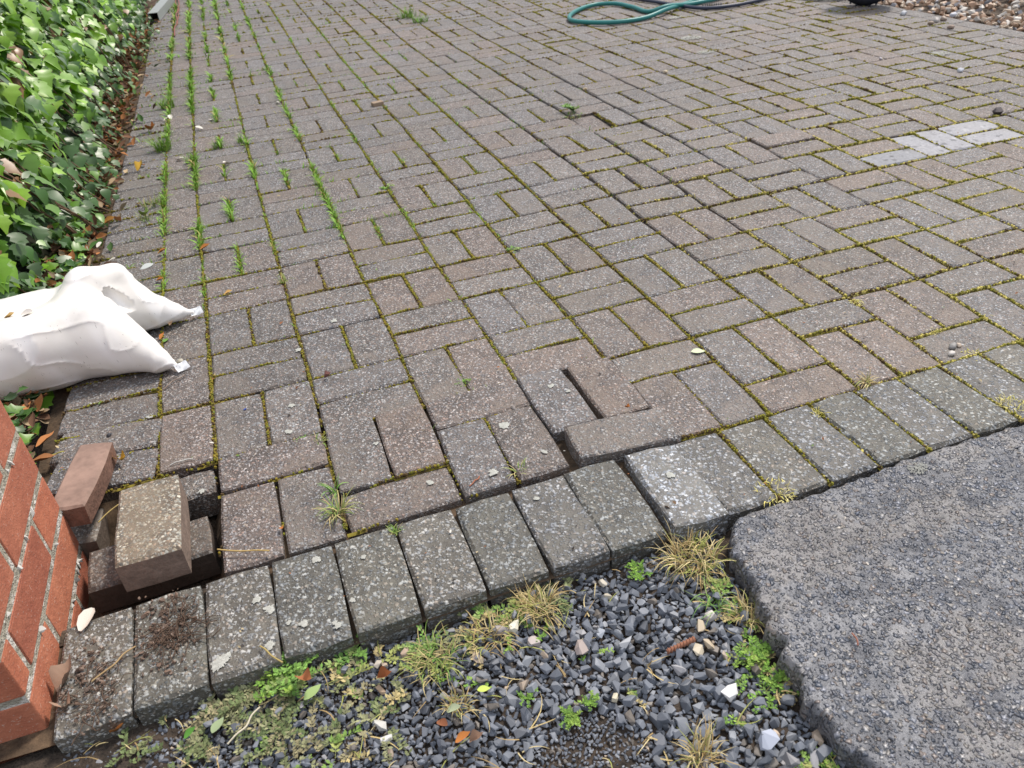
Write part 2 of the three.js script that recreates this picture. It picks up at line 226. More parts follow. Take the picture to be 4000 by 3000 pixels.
for (let i = 0; i < 22; i++) { longGeos.push(blockGeo(0.1996, 0.0988, 0.06, 100 + i, 0.0034)); const w = blockGeo(0.1996, 0.0988, 0.06, 300 + i, 0.0034); w.rotateY(Math.PI / 2); wideGeos.push(w); }
const bricks = [];
function lay(u0, u1, v0, v1, tagName) { bricks.push({ u0, u1, v0, v1, key: tagName }); }
const COLS = 18, ROWS = 40;
for (let c = 0; c < COLS; c++) {
  const even = c % 2 === 0;
  const VV = (v) => { lay(c, c + 0.5, v, v + 1, `V${c}a${v}`); lay(c + 0.5, c + 1, v, v + 1, `V${c}b${v}`); }, HH = (v) => { lay(c, c + 1, v, v + 0.5, `H${c}a${v}`); lay(c, c + 1, v + 0.5, v + 1, `H${c}b${v}`); };
  if (even) { VV(0); lay(c, c + 1, 1, 1.5, `H${c}s`); } else { lay(c, c + 1, 0, 0.5, `H${c}s`); VV(0.5); }
  for (let k = 0; k < ROWS; k++) { const v = 1.5 + k; (even === (k % 2 === 0)) ? VV(v) : HH(v); }
}
// blocks that have lifted, slipped or turned: [dx, dy, dz, turn, tilt x, tilt z]
const ODD = { 'H3s': [0.013, 0.013, 0.006, -0.03, 0.02, -0.025], 'V3a0.5': [-0.004, 0.01, 0.003, 0.012, 0.02, -0.02], 'V3b0.5': [0.008, 0.002, -0.005, -0.01, 0.01, 0.015], 'V2b0': [-0.003, 0.003, 0, 0.01, 0.015, 0],
  'V2a0': [0, 0.003, 0, 0, 0.015, 0], 'H2s': [0, 0.004, 0, 0, 0.01, 0], 'V1b0.5': [0, 0.005, 0, 0, 0.012, 0], 'V1a0.5': [0, 0.004, 0, 0, 0.01, 0], 'H1s': [0, -0.005, 0, 0, 0, 0], 'V0a0': [0, -0.004, 0, 0, 0, 0], 'V0b0': [0, -0.004, 0, 0, 0, 0], 'H0s': [0, 0.003, 0, 0, 0.02, 0],
  'V6a8.5': [0, 0.004, 0, 0, 0, 0], 'H6b7.5': [0, 0.007, 0, 0, 0.02, 0], 'H6a7.5': [0, 0.007, 0, 0, 0.02, 0], 'V7a8.5': [0, -0.012, 0, 0, 0.03, 0], 'H7b7.5': [0, -0.006, 0, 0, 0, 0], 'H9a6.5': [0, 0.006, 0, 0, 0.01, 0], 'H8b4.5': [0, 0.005, 0, 0, 0, 0], 'H9b5.5': [0, 0.006, 0, 0, 0.02, 0] };
const PALE = { 'V11a4.5': 1, 'V11b4.5': 1, 'H12a4.5': 1, 'H12b4.5': 1, 'H10a4.5': 2 };
const br = rngOf(5);
const field = new THREE.Group(); structure(field, 'block_paving', 'weathered grey and pinkish block paving laid in basketweave pairs');
const seen = [];
for (const b of bricks) {
  const uc = (b.u0 + b.u1) / 2, vc = (b.v0 + b.v1) / 2, [x, z] = warpAt(uc, vc), rr = [br(), br(), br(), br(), br(), br()];
  if (!inView(x, 0, z, 0.14) && !inView(x, 0, z + 0.1, 0.14)) continue;
  const [xl, zl] = warpAt(b.u0, vc), [xr, zr] = warpAt(b.u1, vc), [xn, zn] = warpAt(uc, b.v0), [xf, zf] = warpAt(uc, b.v1);
  const a1 = -Math.atan2(zr - zl, xr - xl), a2 = Math.atan2(-(xf - xn), -(zf - zn)); const long = b.u1 - b.u0 > 0.7;
  const o = ODD[b.key] || [0, 0, 0, 0, 0, 0];
  const m = M4(x + o[0] + (rr[0] - 0.5) * 0.0022, 0.0026 * (rr[1] - 0.5) + o[1], z + o[2] + (rr[2] - 0.5) * 0.0022, (rr[3] - 0.5) * 0.012 + o[4], (long ? a1 : a2) + (rr[4] - 0.5) * 0.014 + o[3], (rr[5] - 0.5) * 0.012 + o[5], 1);
  const toneN = noise3(uc * 0.35, 3, vc * 0.3), pick = clamp(Math.floor((0.5 + 0.42 * toneN + (br() - 0.5) * 0.75) * 10), 0, 9);
  const order = [5, 9, 2, 7, 0, 4, 1, 8, 6, 3];
  const mat = PALE[b.key] === 1 ? newMat : PALE[b.key] === 2 ? newMat2 : paverMats[order[pick]];
  const d = tmpV.set(x, 0, z).distanceTo(camera.position);
  seen.push({ m, mat, geo: (long ? longGeos : wideGeos)[Math.floor(br() * 22)], d, inF: inView(x, 0, z, 0.02), key: b.key });
}
seen.sort((p, q) => (q.inF - p.inF) || p.d - q.d);
const farByMat = new Map();
seen.forEach((s, i) => {
  if (i < 298) { const o = part('brick', s.geo, s.mat, field); o.applyMatrix4(s.m); }
  else { if (!farByMat.has(s.mat)) farByMat.set(s.mat, []); farByMat.get(s.mat).push(s.geo.clone().applyMatrix4(s.m)); }
});
{ // the farther blocks, joined; one slot per tone
  const geos = [], mats = []; for (const [m, l] of farByMat) { geos.push(mergeGeometries(l)); mats.push(m); }
  const all = mergeGeometries(geos, true); const o = part('brick_rest', all, mats, field); o.userData.kind = 'stuff';
}
// front soldier course
const front = new THREE.Group(); structure(front, 'front_edging', 'row of darker lichened blocks set end-on along the front edge');
const edgeGeos = []; for (let i = 0; i < 12; i++) { const g = blockGeo(0.2, 0.1012, 0.06, 700 + i, 0.0042, 1 / 0.75, 0.0016); g.rotateY(Math.PI / 2); edgeGeos.push(g); }
const S_ODD = { 9: [0.006, 0.009, 0.004, -0.03, -0.015, -0.03], 8: [-0.004, 0.002, 0, 0.0, 0.02, 0.01], 0: [0, -0.003, 0.004, 0.03, 0, 0], 1: [0, 0.001, 0, 0.02, 0, 0], 2: [0, 0.003, 0, 0, 0, 0] };
const frontBricks = [];
for (let k = -2; k < 19; k++) {
  const idx = k + 2, uL = -0.135 + 0.505 * k, [x, z] = warpAt(uL + 0.25, -0.5), o = S_ODD[idx] || [0, 0, 0, 0, 0, 0];
  const b = part('brick', edgeGeos[(idx * 5) % 12], idx === 9 ? std({ map: edgeTex.map, bumpMap: edgeTex.bump, bumpScale: 0.0012, roughness: 0.6, color: lin(1.5, 1.54, 1.64) }) : edgeMats[[3, 0, 1, 2, 0, 1, 2, 4, 2, 0, 4, 1, 4, 2, 4, 0, 4, 1, 2, 0, 4][idx]], front);
  b.applyMatrix4(M4(x + o[0], 0.004 * (br() - 0.5) + o[1], lerp(z, 0.1025, 0.6) + 0.001 + o[2], (br() - 0.5) * 0.02 + o[4], (br() - 0.5) * 0.02 + o[3], (br() - 0.5) * 0.02 + o[5], 1)); frontBricks.push(b);
}
// left border: a row of stretchers and a row of end-on blocks beside the hedge
const side = new THREE.Group(); structure(side, 'side_edging', 'two border rows of blocks running beside the ivy hedge');
for (let k = 0; k < 34; k++) {
  const v = 1.5 + k, [x, z] = warpAt(-0.26, v + 0.5); if (!inView(x, 0, z, 0.14)) continue;
  const b = part('brick', wideGeos[(k * 7) % 22], paverMats[[3, 7, 9, 1, 0, 7][k % 6]], side); b.applyMatrix4(M4(x, 0.003 * (br() - 0.5), z, (br() - 0.5) * 0.012, (br() - 0.5) * 0.014, (br() - 0.5) * 0.014, 1.03, 1, 1));
}
{ const g = blockGeo(0.1, 0.07, 0.06, 931, 0.006); const b = part('brick', g, paverMats[9], side); b.applyMatrix4(M4(-0.054, -0.014, -0.272, 0.05, 0.05, 0.02, 1)); b.userData.label = 'short cut block sunk at the edge of the hollow'; }
for (let k = 0; k < 66; k++) {
  const v = 1.5 + k * 0.5 + 0.25, turn = 0.2 * Math.max(0, 1 - k / 5), z = -v * MOD - 0.02 * Math.max(0, 1 - k / 5), x = -0.212 + 0.0035 * Math.min(20, v); if (!inView(x, 0, z, 0.14)) continue;
  const b = part('brick', longGeos[(k * 5) % 22], paverMats[[2, 0, 5, 4, 9, 8, 2][k % 7]], side); b.applyMatrix4(M4(x, -0.002 + 0.004 * (br() - 0.5), z, (br() - 0.5) * 0.014, -turn + (br() - 0.5) * 0.02, (br() - 0.5) * 0.016, 1.03, 1, 1));
}
// far right border beside the brown gravel
const kerb = new THREE.Group(); structure(kerb, 'far_edging', 'dark blocks edging the paving beside the brown pebbles');
for (let k = 0; k < 40; k++) { const z = -0.6 - k * 0.204, x = 3.745; if (!inView(x, 0, z, 0.14)) continue; const b = part('brick', wideGeos[(k * 3) % 22], paverMats[5], kerb); b.applyMatrix4(M4(x, 0, z, 0, (br() - 0.5) * 0.02, 0, 1.1, 1, 1)); }

// ---------------------------------------------------------------- concrete slab
const slabLeft = (z) => { const P = [[0.2, 0.79], [0.225, 0.772], [0.27, 0.76], [0.33, 0.746], [0.39, 0.733], [0.45, 0.722], [0.52, 0.71], [0.58, 0.713], [0.64, 0.722], [0.8, 0.75], [1.3, 0.8]]; let i = 0; while (i < P.length - 2 && z > P[i + 1][0]) i++; const t = (z - P[i][0]) / (P[i + 1][0] - P[i][0]); return lerp(P[i][1], P[i + 1][1], t) + 0.007 * noise3(3, 7, z * 45) + 0.005 * noise3(5, 1, z * 130); };
{
  const slab = group('concrete_slab', 'rough grey concrete slab with worn stony top in the lower right', 'slab');
  const nx = 210, nz = 190, P = [], U = [], I = [];
  const zTop = (x) => 0.216 + 0.004 * noise3(x * 14, 3, 1) + 0.003 * noise3(x * 60, 8, 2) + 0.03 * Math.pow(smooth(0.83, 0.765, x), 2);
  for (let j = 0; j <= nz; j++) for (let i = 0; i <= nx; i++) {
    const s = i / nx, t = j / nz, z0 = lerp(0.215, 1.15, Math.pow(t, 1.25)), xl = slabLeft(z0), x = lerp(xl, 1.95, Math.pow(s, 1.2)), z = lerp(zTop(x), 1.15, Math.pow(t, 1.25));
    const e = Math.min(x - xl, z - zTop(x)), rim = 0.009 * Math.pow(clamp(1 - e / (0.008 + 0.006 * noise3(x * 50, 4, z * 50)), 0, 1), 2);
    const y = 0.004 + 0.0016 * noise3(x * 40, 2, z * 40) + 0.002 * noise3(x * 120, 6, z * 120) + 0.0016 * noise3(x * 230, 6, z * 230) + 0.003 * fbm3(x * 5, 3, z * 5) - rim;
    P.push(x, y, z); U.push(x, z);
  }
  for (let j = 0; j < nz; j++) for (let i = 0; i < nx; i++) { const a = j * (nx + 1) + i, b = a + 1, c = a + nx + 1, d = c + 1; I.push(a, c, b, b, c, d); }
  const slabMat = std({ map: slabTex.map, bumpMap: slabTex.bump, bumpScale: 0.007, roughness: 0.4, color: lin(0.98, 1.03, 1.14) });
  part('top', geoFrom(P, I, U), slabMat, slab);
  const rim = []; for (let i = nx; i >= 0; i--) rim.push(i); for (let j = 1; j <= nz; j++) rim.push(j * (nx + 1));
  const sp = [], su = [], si = []; rim.forEach((k, q) => { const x = P[k * 3], y = P[k * 3 + 1], z = P[k * 3 + 2]; for (let l = 0; l <= 3; l++) { const dy = l / 3; sp.push(x + 0.006 * noise3(x * 80, l * 3, z * 80) * (l > 0), y - dy * 0.11, z + 0.004 * noise3(x * 80, l * 3 + 9, z * 80) * (l > 0)); su.push((x + z) * 1, -dy * 0.1); } if (q) for (let l = 0; l < 3; l++) { const a = (q - 1) * 4 + l, b = q * 4 + l; si.push(a, b, a + 1, b, b + 1, a + 1); } });
  part('edge', geoFrom(sp, si, su), slabMat, slab);
}
// convex chips used for every loose stone
function chipGeo(seed, n = 13, flat = 0.7, soft = 0) { const r = rngOf(seed), pts = []; for (let i = 0; i < n; i++) { const a = r() * 6.283, c = r() * 2 - 1, s = Math.sqrt(1 - c * c), k = 0.82 + 0.3 * r() * (1 - soft); pts.push(new THREE.Vector3(Math.cos(a) * s * k, c * k * flat, Math.sin(a) * s * k * (0.72 + 0.2 * r()))); } return new ConvexGeometry(pts); }
function pebbleGeo(seed, flat = 0.62) { const g = new THREE.IcosahedronGeometry(1, 3), p = g.attributes.position, v = new THREE.Vector3(); for (let i = 0; i < p.count; i++) { v.fromBufferAttribute(p, i); const k = 1 + 0.26 * noise3(v.x * 1.3 + seed, v.y * 1.3, v.z * 1.3) + 0.1 * noise3(v.x * 3.1, v.y * 3.1 + seed, v.z * 3.1); p.setXYZ(i, v.x * k, v.y * k * flat, v.z * k * 0.8); } g.deleteAttribute('uv'); g.deleteAttribute('normal'); const q = mergeV(g); q.computeVertexNormals(); return q; }
function mergeV(g) { const p = g.attributes.position, map = new Map(), P = [], I = []; for (let i = 0; i < p.count; i++) { const k = [p.getX(i), p.getY(i), p.getZ(i)].map((x) => Math.round(x * 1e4)).join(); if (!map.has(k)) { map.set(k, P.length / 3); P.push(p.getX(i), p.getY(i), p.getZ(i)); } I.push(map.get(k)); } return geoFrom(P, I); }
function crushedGeo(seed) { const r = rngOf(seed), pts = [], ax = 1.0 + 0.35 * r(), ay = 0.62 + 0.25 * r(), az = 0.7 + 0.2 * r(); for (const sx of [-1, 1]) for (const sy of [-1, 1]) for (const sz of [-1, 1]) { if (r() < 0.3) continue; pts.push(new THREE.Vector3(sx * ax * (0.3 + 0.55 * r()), sy * ay * (0.25 + 0.55 * r()), sz * az * (0.3 + 0.55 * r()))); } for (let i = 0; i < 9; i++) { const a = r() * 6.283, c = r() * 2 - 1, w = Math.sqrt(1 - c * c); pts.push(new THREE.Vector3(Math.cos(a) * w * ax * 0.95, c * ay * 0.85, Math.sin(a) * w * az * 0.95)); } return new ConvexGeometry(pts); }
const chips = [0, 1, 2, 3, 4, 5, 6, 7, 8, 9].map((i) => crushedGeo(900 + i));
const stoneMat = std({ color: lin(1.12, 1.12, 1.12), roughness: 0.55, bumpMap: plainTex.bump, bumpScale: 0.0006 });
function scatterStones(name, label, category, list) { // list of {x,y,z,r,c}; one stuff object per chip shape, joined under a group
  const rr = rngOf(name.length * 131 + list.length); const by = chips.map(() => []);
  for (const s of list) by[Math.floor(rr() * chips.length)].push({ m: M4(s.x, s.y, s.z, (rr() - 0.5) * 1.4, rr() * 6.283, (rr() - 0.5) * 1.4, s.r, s.r * (s.f ?? 1), s.r), c: s.c });
  const g = new THREE.Group(); g.name = numbered(name); g.userData = { kind: 'stuff', label, category }; scene.add(g);
  by.forEach((l, i) => { if (l.length) instanced('stones', chips[i], stoneMat, l, g); }); return g;
}
{ // dark chippings in front of the paving
  const r = rngOf(321), cell = 0.02, grid = new Map(), L = [];
  const tone = () => { const q = r(), b = 0.7 + 0.65 * r(); if (q < 0.70) return lin(0.125 * b, 0.139 * b, 0.165 * b); if (q < 0.9) return lin(0.19 * b, 0.205 * b, 0.23 * b); if (q < 0.965) return lin(0.14 * b, 0.125 * b, 0.11 * b); if (q < 0.992) return lin(0.26 * b, 0.26 * b, 0.27 * b); return lin(0.42 * b, 0.34 * b, 0.26 * b); };
  for (let t = 0; t < 150000; t++) {
    const x = lerp(-0.42, 0.79, r()), z = lerp(0.205, 0.98, r()); if (x > slabLeft(z) - 0.004) continue; if (!inView(x, -0.03, z, 0.2)) continue;
    const big = smooth(0.12, 0.5, x) * smooth(0.2, 0.32, z) + 0.25 * noise3(x * 6, 2, z * 6), bare = Math.hypot((x - 0.43) / 0.085, (z - 0.475) / 0.05) < 1 + 0.25 * noise3(x * 30, 1, z * 30) ? 1 : 0;
    let rad = lerp(lerp(0.0035, 0.005, clamp(big, 0, 1)), lerp(0.0075, 0.0122, clamp(big, 0, 1)), Math.pow(r(), 1.1)) * (t > 70000 ? 0.55 : 1); if (bare) { if (r() < 0.55) continue; rad = 0.0018 + 0.0022 * r(); }
    if (x < -0.05 && z < 0.36) { if (r() < 0.55) continue; rad *= 0.7; }
    if (z < 0.235 && r() < 0.5) continue;
    const gx = Math.floor(x / cell), gz = Math.floor(z / cell); let ok = true;
    for (let a = -1; a <= 1 && ok; a++) for (let b = -1; b <= 1 && ok; b++) for (const s of grid.get((gx + a) * 9999 + gz + b) || []) if (Math.hypot(s.x - x, s.z - z) < (s.r + rad) * (t > 70000 ? 0.62 : 0.7)) { ok = false; break; }
    if (!ok) { if (rad > 0.006 && t < 70000 && r() < 0.03) { L.push({ x, y: -0.031 + 0.006 * r(), z, r: rad * 0.9, c: tone() }); } continue; }
    const s = { x, y: -0.041 + rad * 0.35 + 0.004 * fbm3(x * 9, 4, z * 9), z, r: rad, c: tone() }; L.push(s); const k = gx * 9999 + gz; if (!grid.has(k)) grid.set(k, []); grid.get(k).push(s);
  }
  scatterStones('gravel', 'loose dark blue-grey stone chippings in front of the paving', 'gravel', L);
}
{ // stones bedded in the slab top
  const r = rngOf(654), L = []; for (let i = 0; i < 2600; i++) { const x = lerp(0.7, 1.6, r()), z = lerp(0.23, 0.95, r()); if (x < slabLeft(z) + 0.012 || !inView(x, 0, z, 0.1)) continue; const q = r(), b = 0.7 + 0.6 * r(); L.push({ x, y: 0.0035, z, r: lerp(0.0014, 0.004, Math.pow(r(), 3)), f: 0.6, c: q < 0.45 ? lin(0.12 * b, 0.125 * b, 0.14 * b) : q < 0.86 ? lin(0.22 * b, 0.2 * b, 0.175 * b) : q < 0.985 ? lin(0.34 * b, 0.31 * b, 0.27 * b) : lin(0.62 * b, 0.6 * b, 0.56 * b) }); }
  scatterStones('slab_aggregate', 'small stones bedded in the worn top of the slab', 'gravel', L);
}
{ // brown pebbles beyond the far edge
  const r = rngOf(987), L = []; for (let i = 0; i < 9000; i++) { const x = lerp(3.84, 6.2, Math.pow(r(), 1.3)), z = lerp(-6, 0.2, r()); if (!inView(x, 0, z, 0.12)) continue; const q = r(), b = 0.7 + 0.6 * r(); L.push({ x, y: -0.02 + 0.02 * r(), z, r: lerp(0.011, 0.024, r()), c: q < 0.45 ? lin(0.32 * b, 0.21 * b, 0.14 * b) : q < 0.7 ? lin(0.4 * b, 0.32 * b, 0.24 * b) : q < 0.85 ? lin(0.2 * b, 0.2 * b, 0.22 * b) : lin(0.5 * b, 0.47 * b, 0.43 * b) }); }
  scatterStones('pebble_bed', 'brown and cream pebbles filling the far right corner', 'pebbles', L);
  structure(shadows(new THREE.Mesh(sheet(3.82, 9, -12, 3, 8, 8, () => -0.03), soilMat)), 'pebble_ground', 'soil under the far pebbles');
}
// ---------------------------------------------------------------- red brick pier
function boxUV(g, k) { const p = g.attributes.position, n = g.attributes.normal, u = new Float32Array(p.count * 2); for (let i = 0; i < p.count; i++) { const ax = Math.abs(n.getX(i)), ay = Math.abs(n.getY(i)), az = Math.abs(n.getZ(i)); const a = ax > ay && ax > az ? [p.getZ(i), p.getY(i)] : ay > az ? [p.getX(i), p.getZ(i)] : [p.getX(i), p.getY(i)]; u[i * 2] = a[0] * k; u[i * 2 + 1] = a[1] * k; } g.setAttribute('uv', new THREE.BufferAttribute(u, 2)); return g; }
function offUV(g, a, b) { const u = g.attributes.uv; for (let i = 0; i < u.count; i++) u.setXY(i, u.getX(i) + a, u.getY(i) + b); return g; }
const clayMats = [[1, 1, 1], [1.1, 1.06, 1.0], [0.9, 0.86, 0.86], [1.16, 1.2, 1.15]].map((c) => std({ map: clayTex.map, bumpMap: clayTex.bump, bumpScale: 0.0012, roughness: 0.85, color: lin(...c) }));
{
  const pier = group('brick_pier', 'red brick pier with pale mortar joints at the lower left', 'pier');
  const X0 = -0.575, X1 = -0.245, Z0 = -0.22, Z1 = 0.17, r = rngOf(61), cache = new Map();
  const geo = (w, d) => { const k = w.toFixed(3) + d.toFixed(3) + Math.floor(r() * 4); if (!cache.has(k)) cache.set(k, offUV(boxUV(new RoundedBoxGeometry(w, 0.0745, d, 2, 0.0045), 2.2), r() * 5, r() * 5)); return cache.get(k); };
  const put = (xa, xb, za, zb, y) => { const b = part('brick', geo(xb - xa, zb - za), clayMats[Math.floor(r() * 4)], pier); b.position.set((xa + xb) / 2 + (r() - 0.5) * 0.002, y + 0.037 + (r() - 0.5) * 0.002, (za + zb) / 2 + (r() - 0.5) * 0.001); b.rotation.set((r() - 0.5) * 0.01, (r() - 0.5) * 0.01, (r() - 0.5) * 0.01); };
  const J = 0.01, D = 0.1025;
  for (let k = 0; k < 12; k++) {
    const y = -0.121 + 0.086 * k, odd = k % 2 === 1;
    const eastCuts = odd ? [Z0, 0.012, Z1] : [Z0, -0.108, 0.118, Z1];
    for (const [a, b] of [[X1 - D, X1], [X0, X0 + D]]) for (let i = 0; i < eastCuts.length - 1; i++) put(a, b, eastCuts[i] + (i ? J : 0), eastCuts[i + 1], y);
    for (const [a, b] of [[Z1 - D, Z1], [Z0, Z0 + D]]) put(X0 + D + J, X1 - D - J, a, b, y);
  }
  const core = boxUV(new THREE.BoxGeometry(X1 - X0 - 0.0035, 1.06, Z1 - Z0 - 0.0035, 1, 1, 1), 3); const m = part('mortar', core, std({ map: mortarTex.map, bumpMap: mortarTex.bump, bumpScale: 0.003, roughness: 1 }), pier); m.position.set((X0 + X1) / 2, 0.37, (Z0 + Z1) / 2);
  const blobs = []; for (let i = 0; i < 46; i++) { const k = Math.floor(r() * 8), b = chipGeo(4000 + i, 12, 0.8); const s = 0.003 + 0.004 * r(); b.applyMatrix4(M4(X1 - 0.0015, -0.041 + 0.086 * k + (r() - 0.5) * 0.007, lerp(Z0, Z1, r()), r() * 3, r() * 3, r() * 3, s * 0.55, s * (0.6 + r()), s * (1 + r() * 1.6))); b.deleteAttribute('uv'); blobs.push(b); }
  const bl = part('mortar_splash', mergeGeometries(blobs), std({ color: lin(0.66, 0.65, 0.61), roughness: 1 }), pier); bl.userData.label = 'white lime splashes on the joints';
}
// ---------------------------------------------------------------- loose blocks in the hollow
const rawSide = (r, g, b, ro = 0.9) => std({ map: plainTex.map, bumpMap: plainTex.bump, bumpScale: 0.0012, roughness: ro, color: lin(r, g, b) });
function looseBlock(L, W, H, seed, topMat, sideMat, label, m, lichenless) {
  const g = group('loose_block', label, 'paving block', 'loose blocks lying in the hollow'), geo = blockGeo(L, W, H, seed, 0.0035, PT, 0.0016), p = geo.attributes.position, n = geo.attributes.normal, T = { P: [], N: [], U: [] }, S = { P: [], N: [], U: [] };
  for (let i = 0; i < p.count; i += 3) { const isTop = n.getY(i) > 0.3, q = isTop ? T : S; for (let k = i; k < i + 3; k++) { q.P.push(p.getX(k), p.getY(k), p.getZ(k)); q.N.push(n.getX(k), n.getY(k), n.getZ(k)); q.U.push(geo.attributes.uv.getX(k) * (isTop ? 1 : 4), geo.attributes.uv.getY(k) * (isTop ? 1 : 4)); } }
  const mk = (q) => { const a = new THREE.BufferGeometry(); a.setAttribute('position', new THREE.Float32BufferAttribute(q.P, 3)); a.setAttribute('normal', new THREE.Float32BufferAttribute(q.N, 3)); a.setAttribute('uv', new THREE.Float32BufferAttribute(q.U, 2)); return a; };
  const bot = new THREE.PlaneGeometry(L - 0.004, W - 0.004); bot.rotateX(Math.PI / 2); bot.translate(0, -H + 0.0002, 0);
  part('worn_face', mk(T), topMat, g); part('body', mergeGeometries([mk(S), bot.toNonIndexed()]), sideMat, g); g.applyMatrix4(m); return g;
}
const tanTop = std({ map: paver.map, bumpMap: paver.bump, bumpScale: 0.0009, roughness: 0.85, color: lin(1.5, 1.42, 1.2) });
const rot90 = Math.PI / 2;
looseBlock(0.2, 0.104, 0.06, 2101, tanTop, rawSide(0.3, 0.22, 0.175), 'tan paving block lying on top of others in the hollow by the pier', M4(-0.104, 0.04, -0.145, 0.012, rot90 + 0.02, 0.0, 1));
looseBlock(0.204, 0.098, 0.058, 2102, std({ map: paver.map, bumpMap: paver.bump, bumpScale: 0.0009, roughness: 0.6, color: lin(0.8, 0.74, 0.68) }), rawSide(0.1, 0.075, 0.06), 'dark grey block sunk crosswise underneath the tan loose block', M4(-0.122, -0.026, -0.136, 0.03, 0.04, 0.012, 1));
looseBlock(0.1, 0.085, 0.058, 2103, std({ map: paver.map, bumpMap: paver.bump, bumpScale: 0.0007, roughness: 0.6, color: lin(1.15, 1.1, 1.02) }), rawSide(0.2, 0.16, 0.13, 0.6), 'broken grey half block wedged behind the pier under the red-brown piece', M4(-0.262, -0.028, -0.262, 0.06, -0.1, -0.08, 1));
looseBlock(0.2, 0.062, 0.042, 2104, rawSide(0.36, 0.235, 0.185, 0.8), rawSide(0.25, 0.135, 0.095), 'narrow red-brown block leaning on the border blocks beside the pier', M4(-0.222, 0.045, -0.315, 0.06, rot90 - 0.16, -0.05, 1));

// ---------------------------------------------------------------- white sack
{
  const n = 104, lo = new THREE.Vector3(-0.78, -0.03, -1.1), hi = new THREE.Vector3(0.02, 0.27, -0.58), mc = new MarchingCubes(n, new THREE.MeshStandardMaterial(), false, false, 400000);
  const cone = (p, a, b, ra, rb) => { const bx = b[0] - a[0], by = b[1] - a[1], bz = b[2] - a[2], px = p[0] - a[0], py = p[1] - a[1], pz = p[2] - a[2], t = clamp((px * bx + py * by + pz * bz) / (bx * bx + by * by + bz * bz), 0, 1); return Math.hypot(px - bx * t, py - by * t, pz - bz * t) - lerp(ra, rb, t); };
  const smin = (a, b, k) => { const h = clamp(0.5 + 0.5 * (b - a) / k, 0, 1); return lerp(b, a, h) - k * h * (1 - h); };
  const sdf = (x, y, z) => {
    const p = [x, y, z]; let d = cone(p, [-0.7, 0.06, -0.8], [-0.32, 0.072, -0.775], 0.095, 0.092); d = smin(d, cone(p, [-0.66, 0.06, -0.92], [-0.33, 0.075, -0.9], 0.08, 0.085), 0.05);
    d = smin(d, cone(p, [-0.27, 0.078, -0.785], [-0.064, 0.014, -0.68], 0.094, 0.007), 0.02); d = smin(d, cone(p, [-0.225, 0.095, -0.79], [-0.1, 0.03, -0.7], 0.082, 0.027), 0.015);
    let e = cone(p, [-0.25, 0.08, -0.905], [-0.024, 0.016, -0.925], 0.088, 0.007); e = smin(e, cone(p, [-0.2, 0.09, -0.915], [-0.07, 0.03, -0.925], 0.076, 0.024), 0.015); d = smin(d, e, 0.012);
    const s1 = cone(p, [-0.275, 0.1, -0.79], [-0.225, 0.165, -0.885], 0.055, 0.036); d = smin(d, s1, 0.03); d = smin(d, cone(p, [-0.225, 0.168, -0.89], [-0.165, 0.15, -0.935], 0.034, 0.022), 0.02); d = smin(d, cone(p, [-0.165, 0.15, -0.93], [-0.15, 0.09, -0.93], 0.03, 0.04), 0.025);
    d = Math.max(d, -(cone(p, [-0.19, 0.135, -0.875], [-0.1, 0.07, -0.835], 0.014, 0.022)));
    const rid = (f, s) => 1 - Math.abs(noise3(x * f + s, y * f * 1.4, z * f * 0.7)); d += 0.0045 * (0.5 - rid(5, 3) ** 5) + 0.0025 * (0.4 - rid(13, 8) ** 8);
    if (y < 0.012) d = Math.max(d, -(y - 0.002)); return d;
  };
  const at = (i, a, b) => lerp(a, b, i / n);
  for (let k = 0; k < n; k++) for (let j = 0; j < n; j++) for (let i = 0; i < n; i++) mc.field[k * n * n + j * n + i] = -sdf(at(i, lo.x, hi.x), at(j, lo.y, hi.y), at(k, lo.z, hi.z));
  mc.isolation = 0; mc.update();
  const c = mc.count ?? mc.geometry.drawRange.count, src = mc.positionArray, P = new Float32Array(c * 3); 
  for (let i = 0; i < c; i++) { P[i * 3] = lerp(lo.x, hi.x, (src[i * 3] + 1) / 2); P[i * 3 + 1] = lerp(lo.y, hi.y, (src[i * 3 + 1] + 1) / 2); P[i * 3 + 2] = lerp(lo.z, hi.z, (src[i * 3 + 2] + 1) / 2); }
  const N = new Float32Array(c * 3), h = 0.0016, U = new Float32Array(c * 2); for (let i = 0; i < c; i++) { const x = P[i * 3], y = P[i * 3 + 1], z = P[i * 3 + 2]; tmpV.set(sdf(x + h, y, z) - sdf(x - h, y, z), sdf(x, y + h, z) - sdf(x, y - h, z), sdf(x, y, z + h) - sdf(x, y, z - h)).normalize(); N[i * 3] = tmpV.x; N[i * 3 + 1] = tmpV.y; N[i * 3 + 2] = tmpV.z; U[i * 2] = x * 3 + y; U[i * 2 + 1] = z * 3 + y; }
  const g = new THREE.BufferGeometry(); g.setAttribute('position', new THREE.BufferAttribute(P, 3)); g.setAttribute('normal', new THREE.BufferAttribute(N, 3)); g.setAttribute('uv', new THREE.BufferAttribute(U, 2));
  const sack = group('plastic_sack', 'full white plastic sack slumped on the border blocks by the ivy', 'sack');
  part('body', g, new THREE.MeshPhysicalMaterial({ color: lin(0.95, 0.945, 0.94), map: plainTexSoft(), roughness: 0.3, clearcoat: 0.25, clearcoatRoughness: 0.3 }), sack);
  const tip = (x, y, z, ry) => { const q = new THREE.PlaneGeometry(0.03, 0.02, 6, 4), p = q.attributes.position; for (let i = 0; i < p.count; i++) p.setZ(i, 0.003 * noise3(p.getX(i) * 200, p.getY(i) * 200, 3)); q.applyMatrix4(M4(x, y, z, -0.9, ry, 0, 1)); q.computeVertexNormals(); return q; };
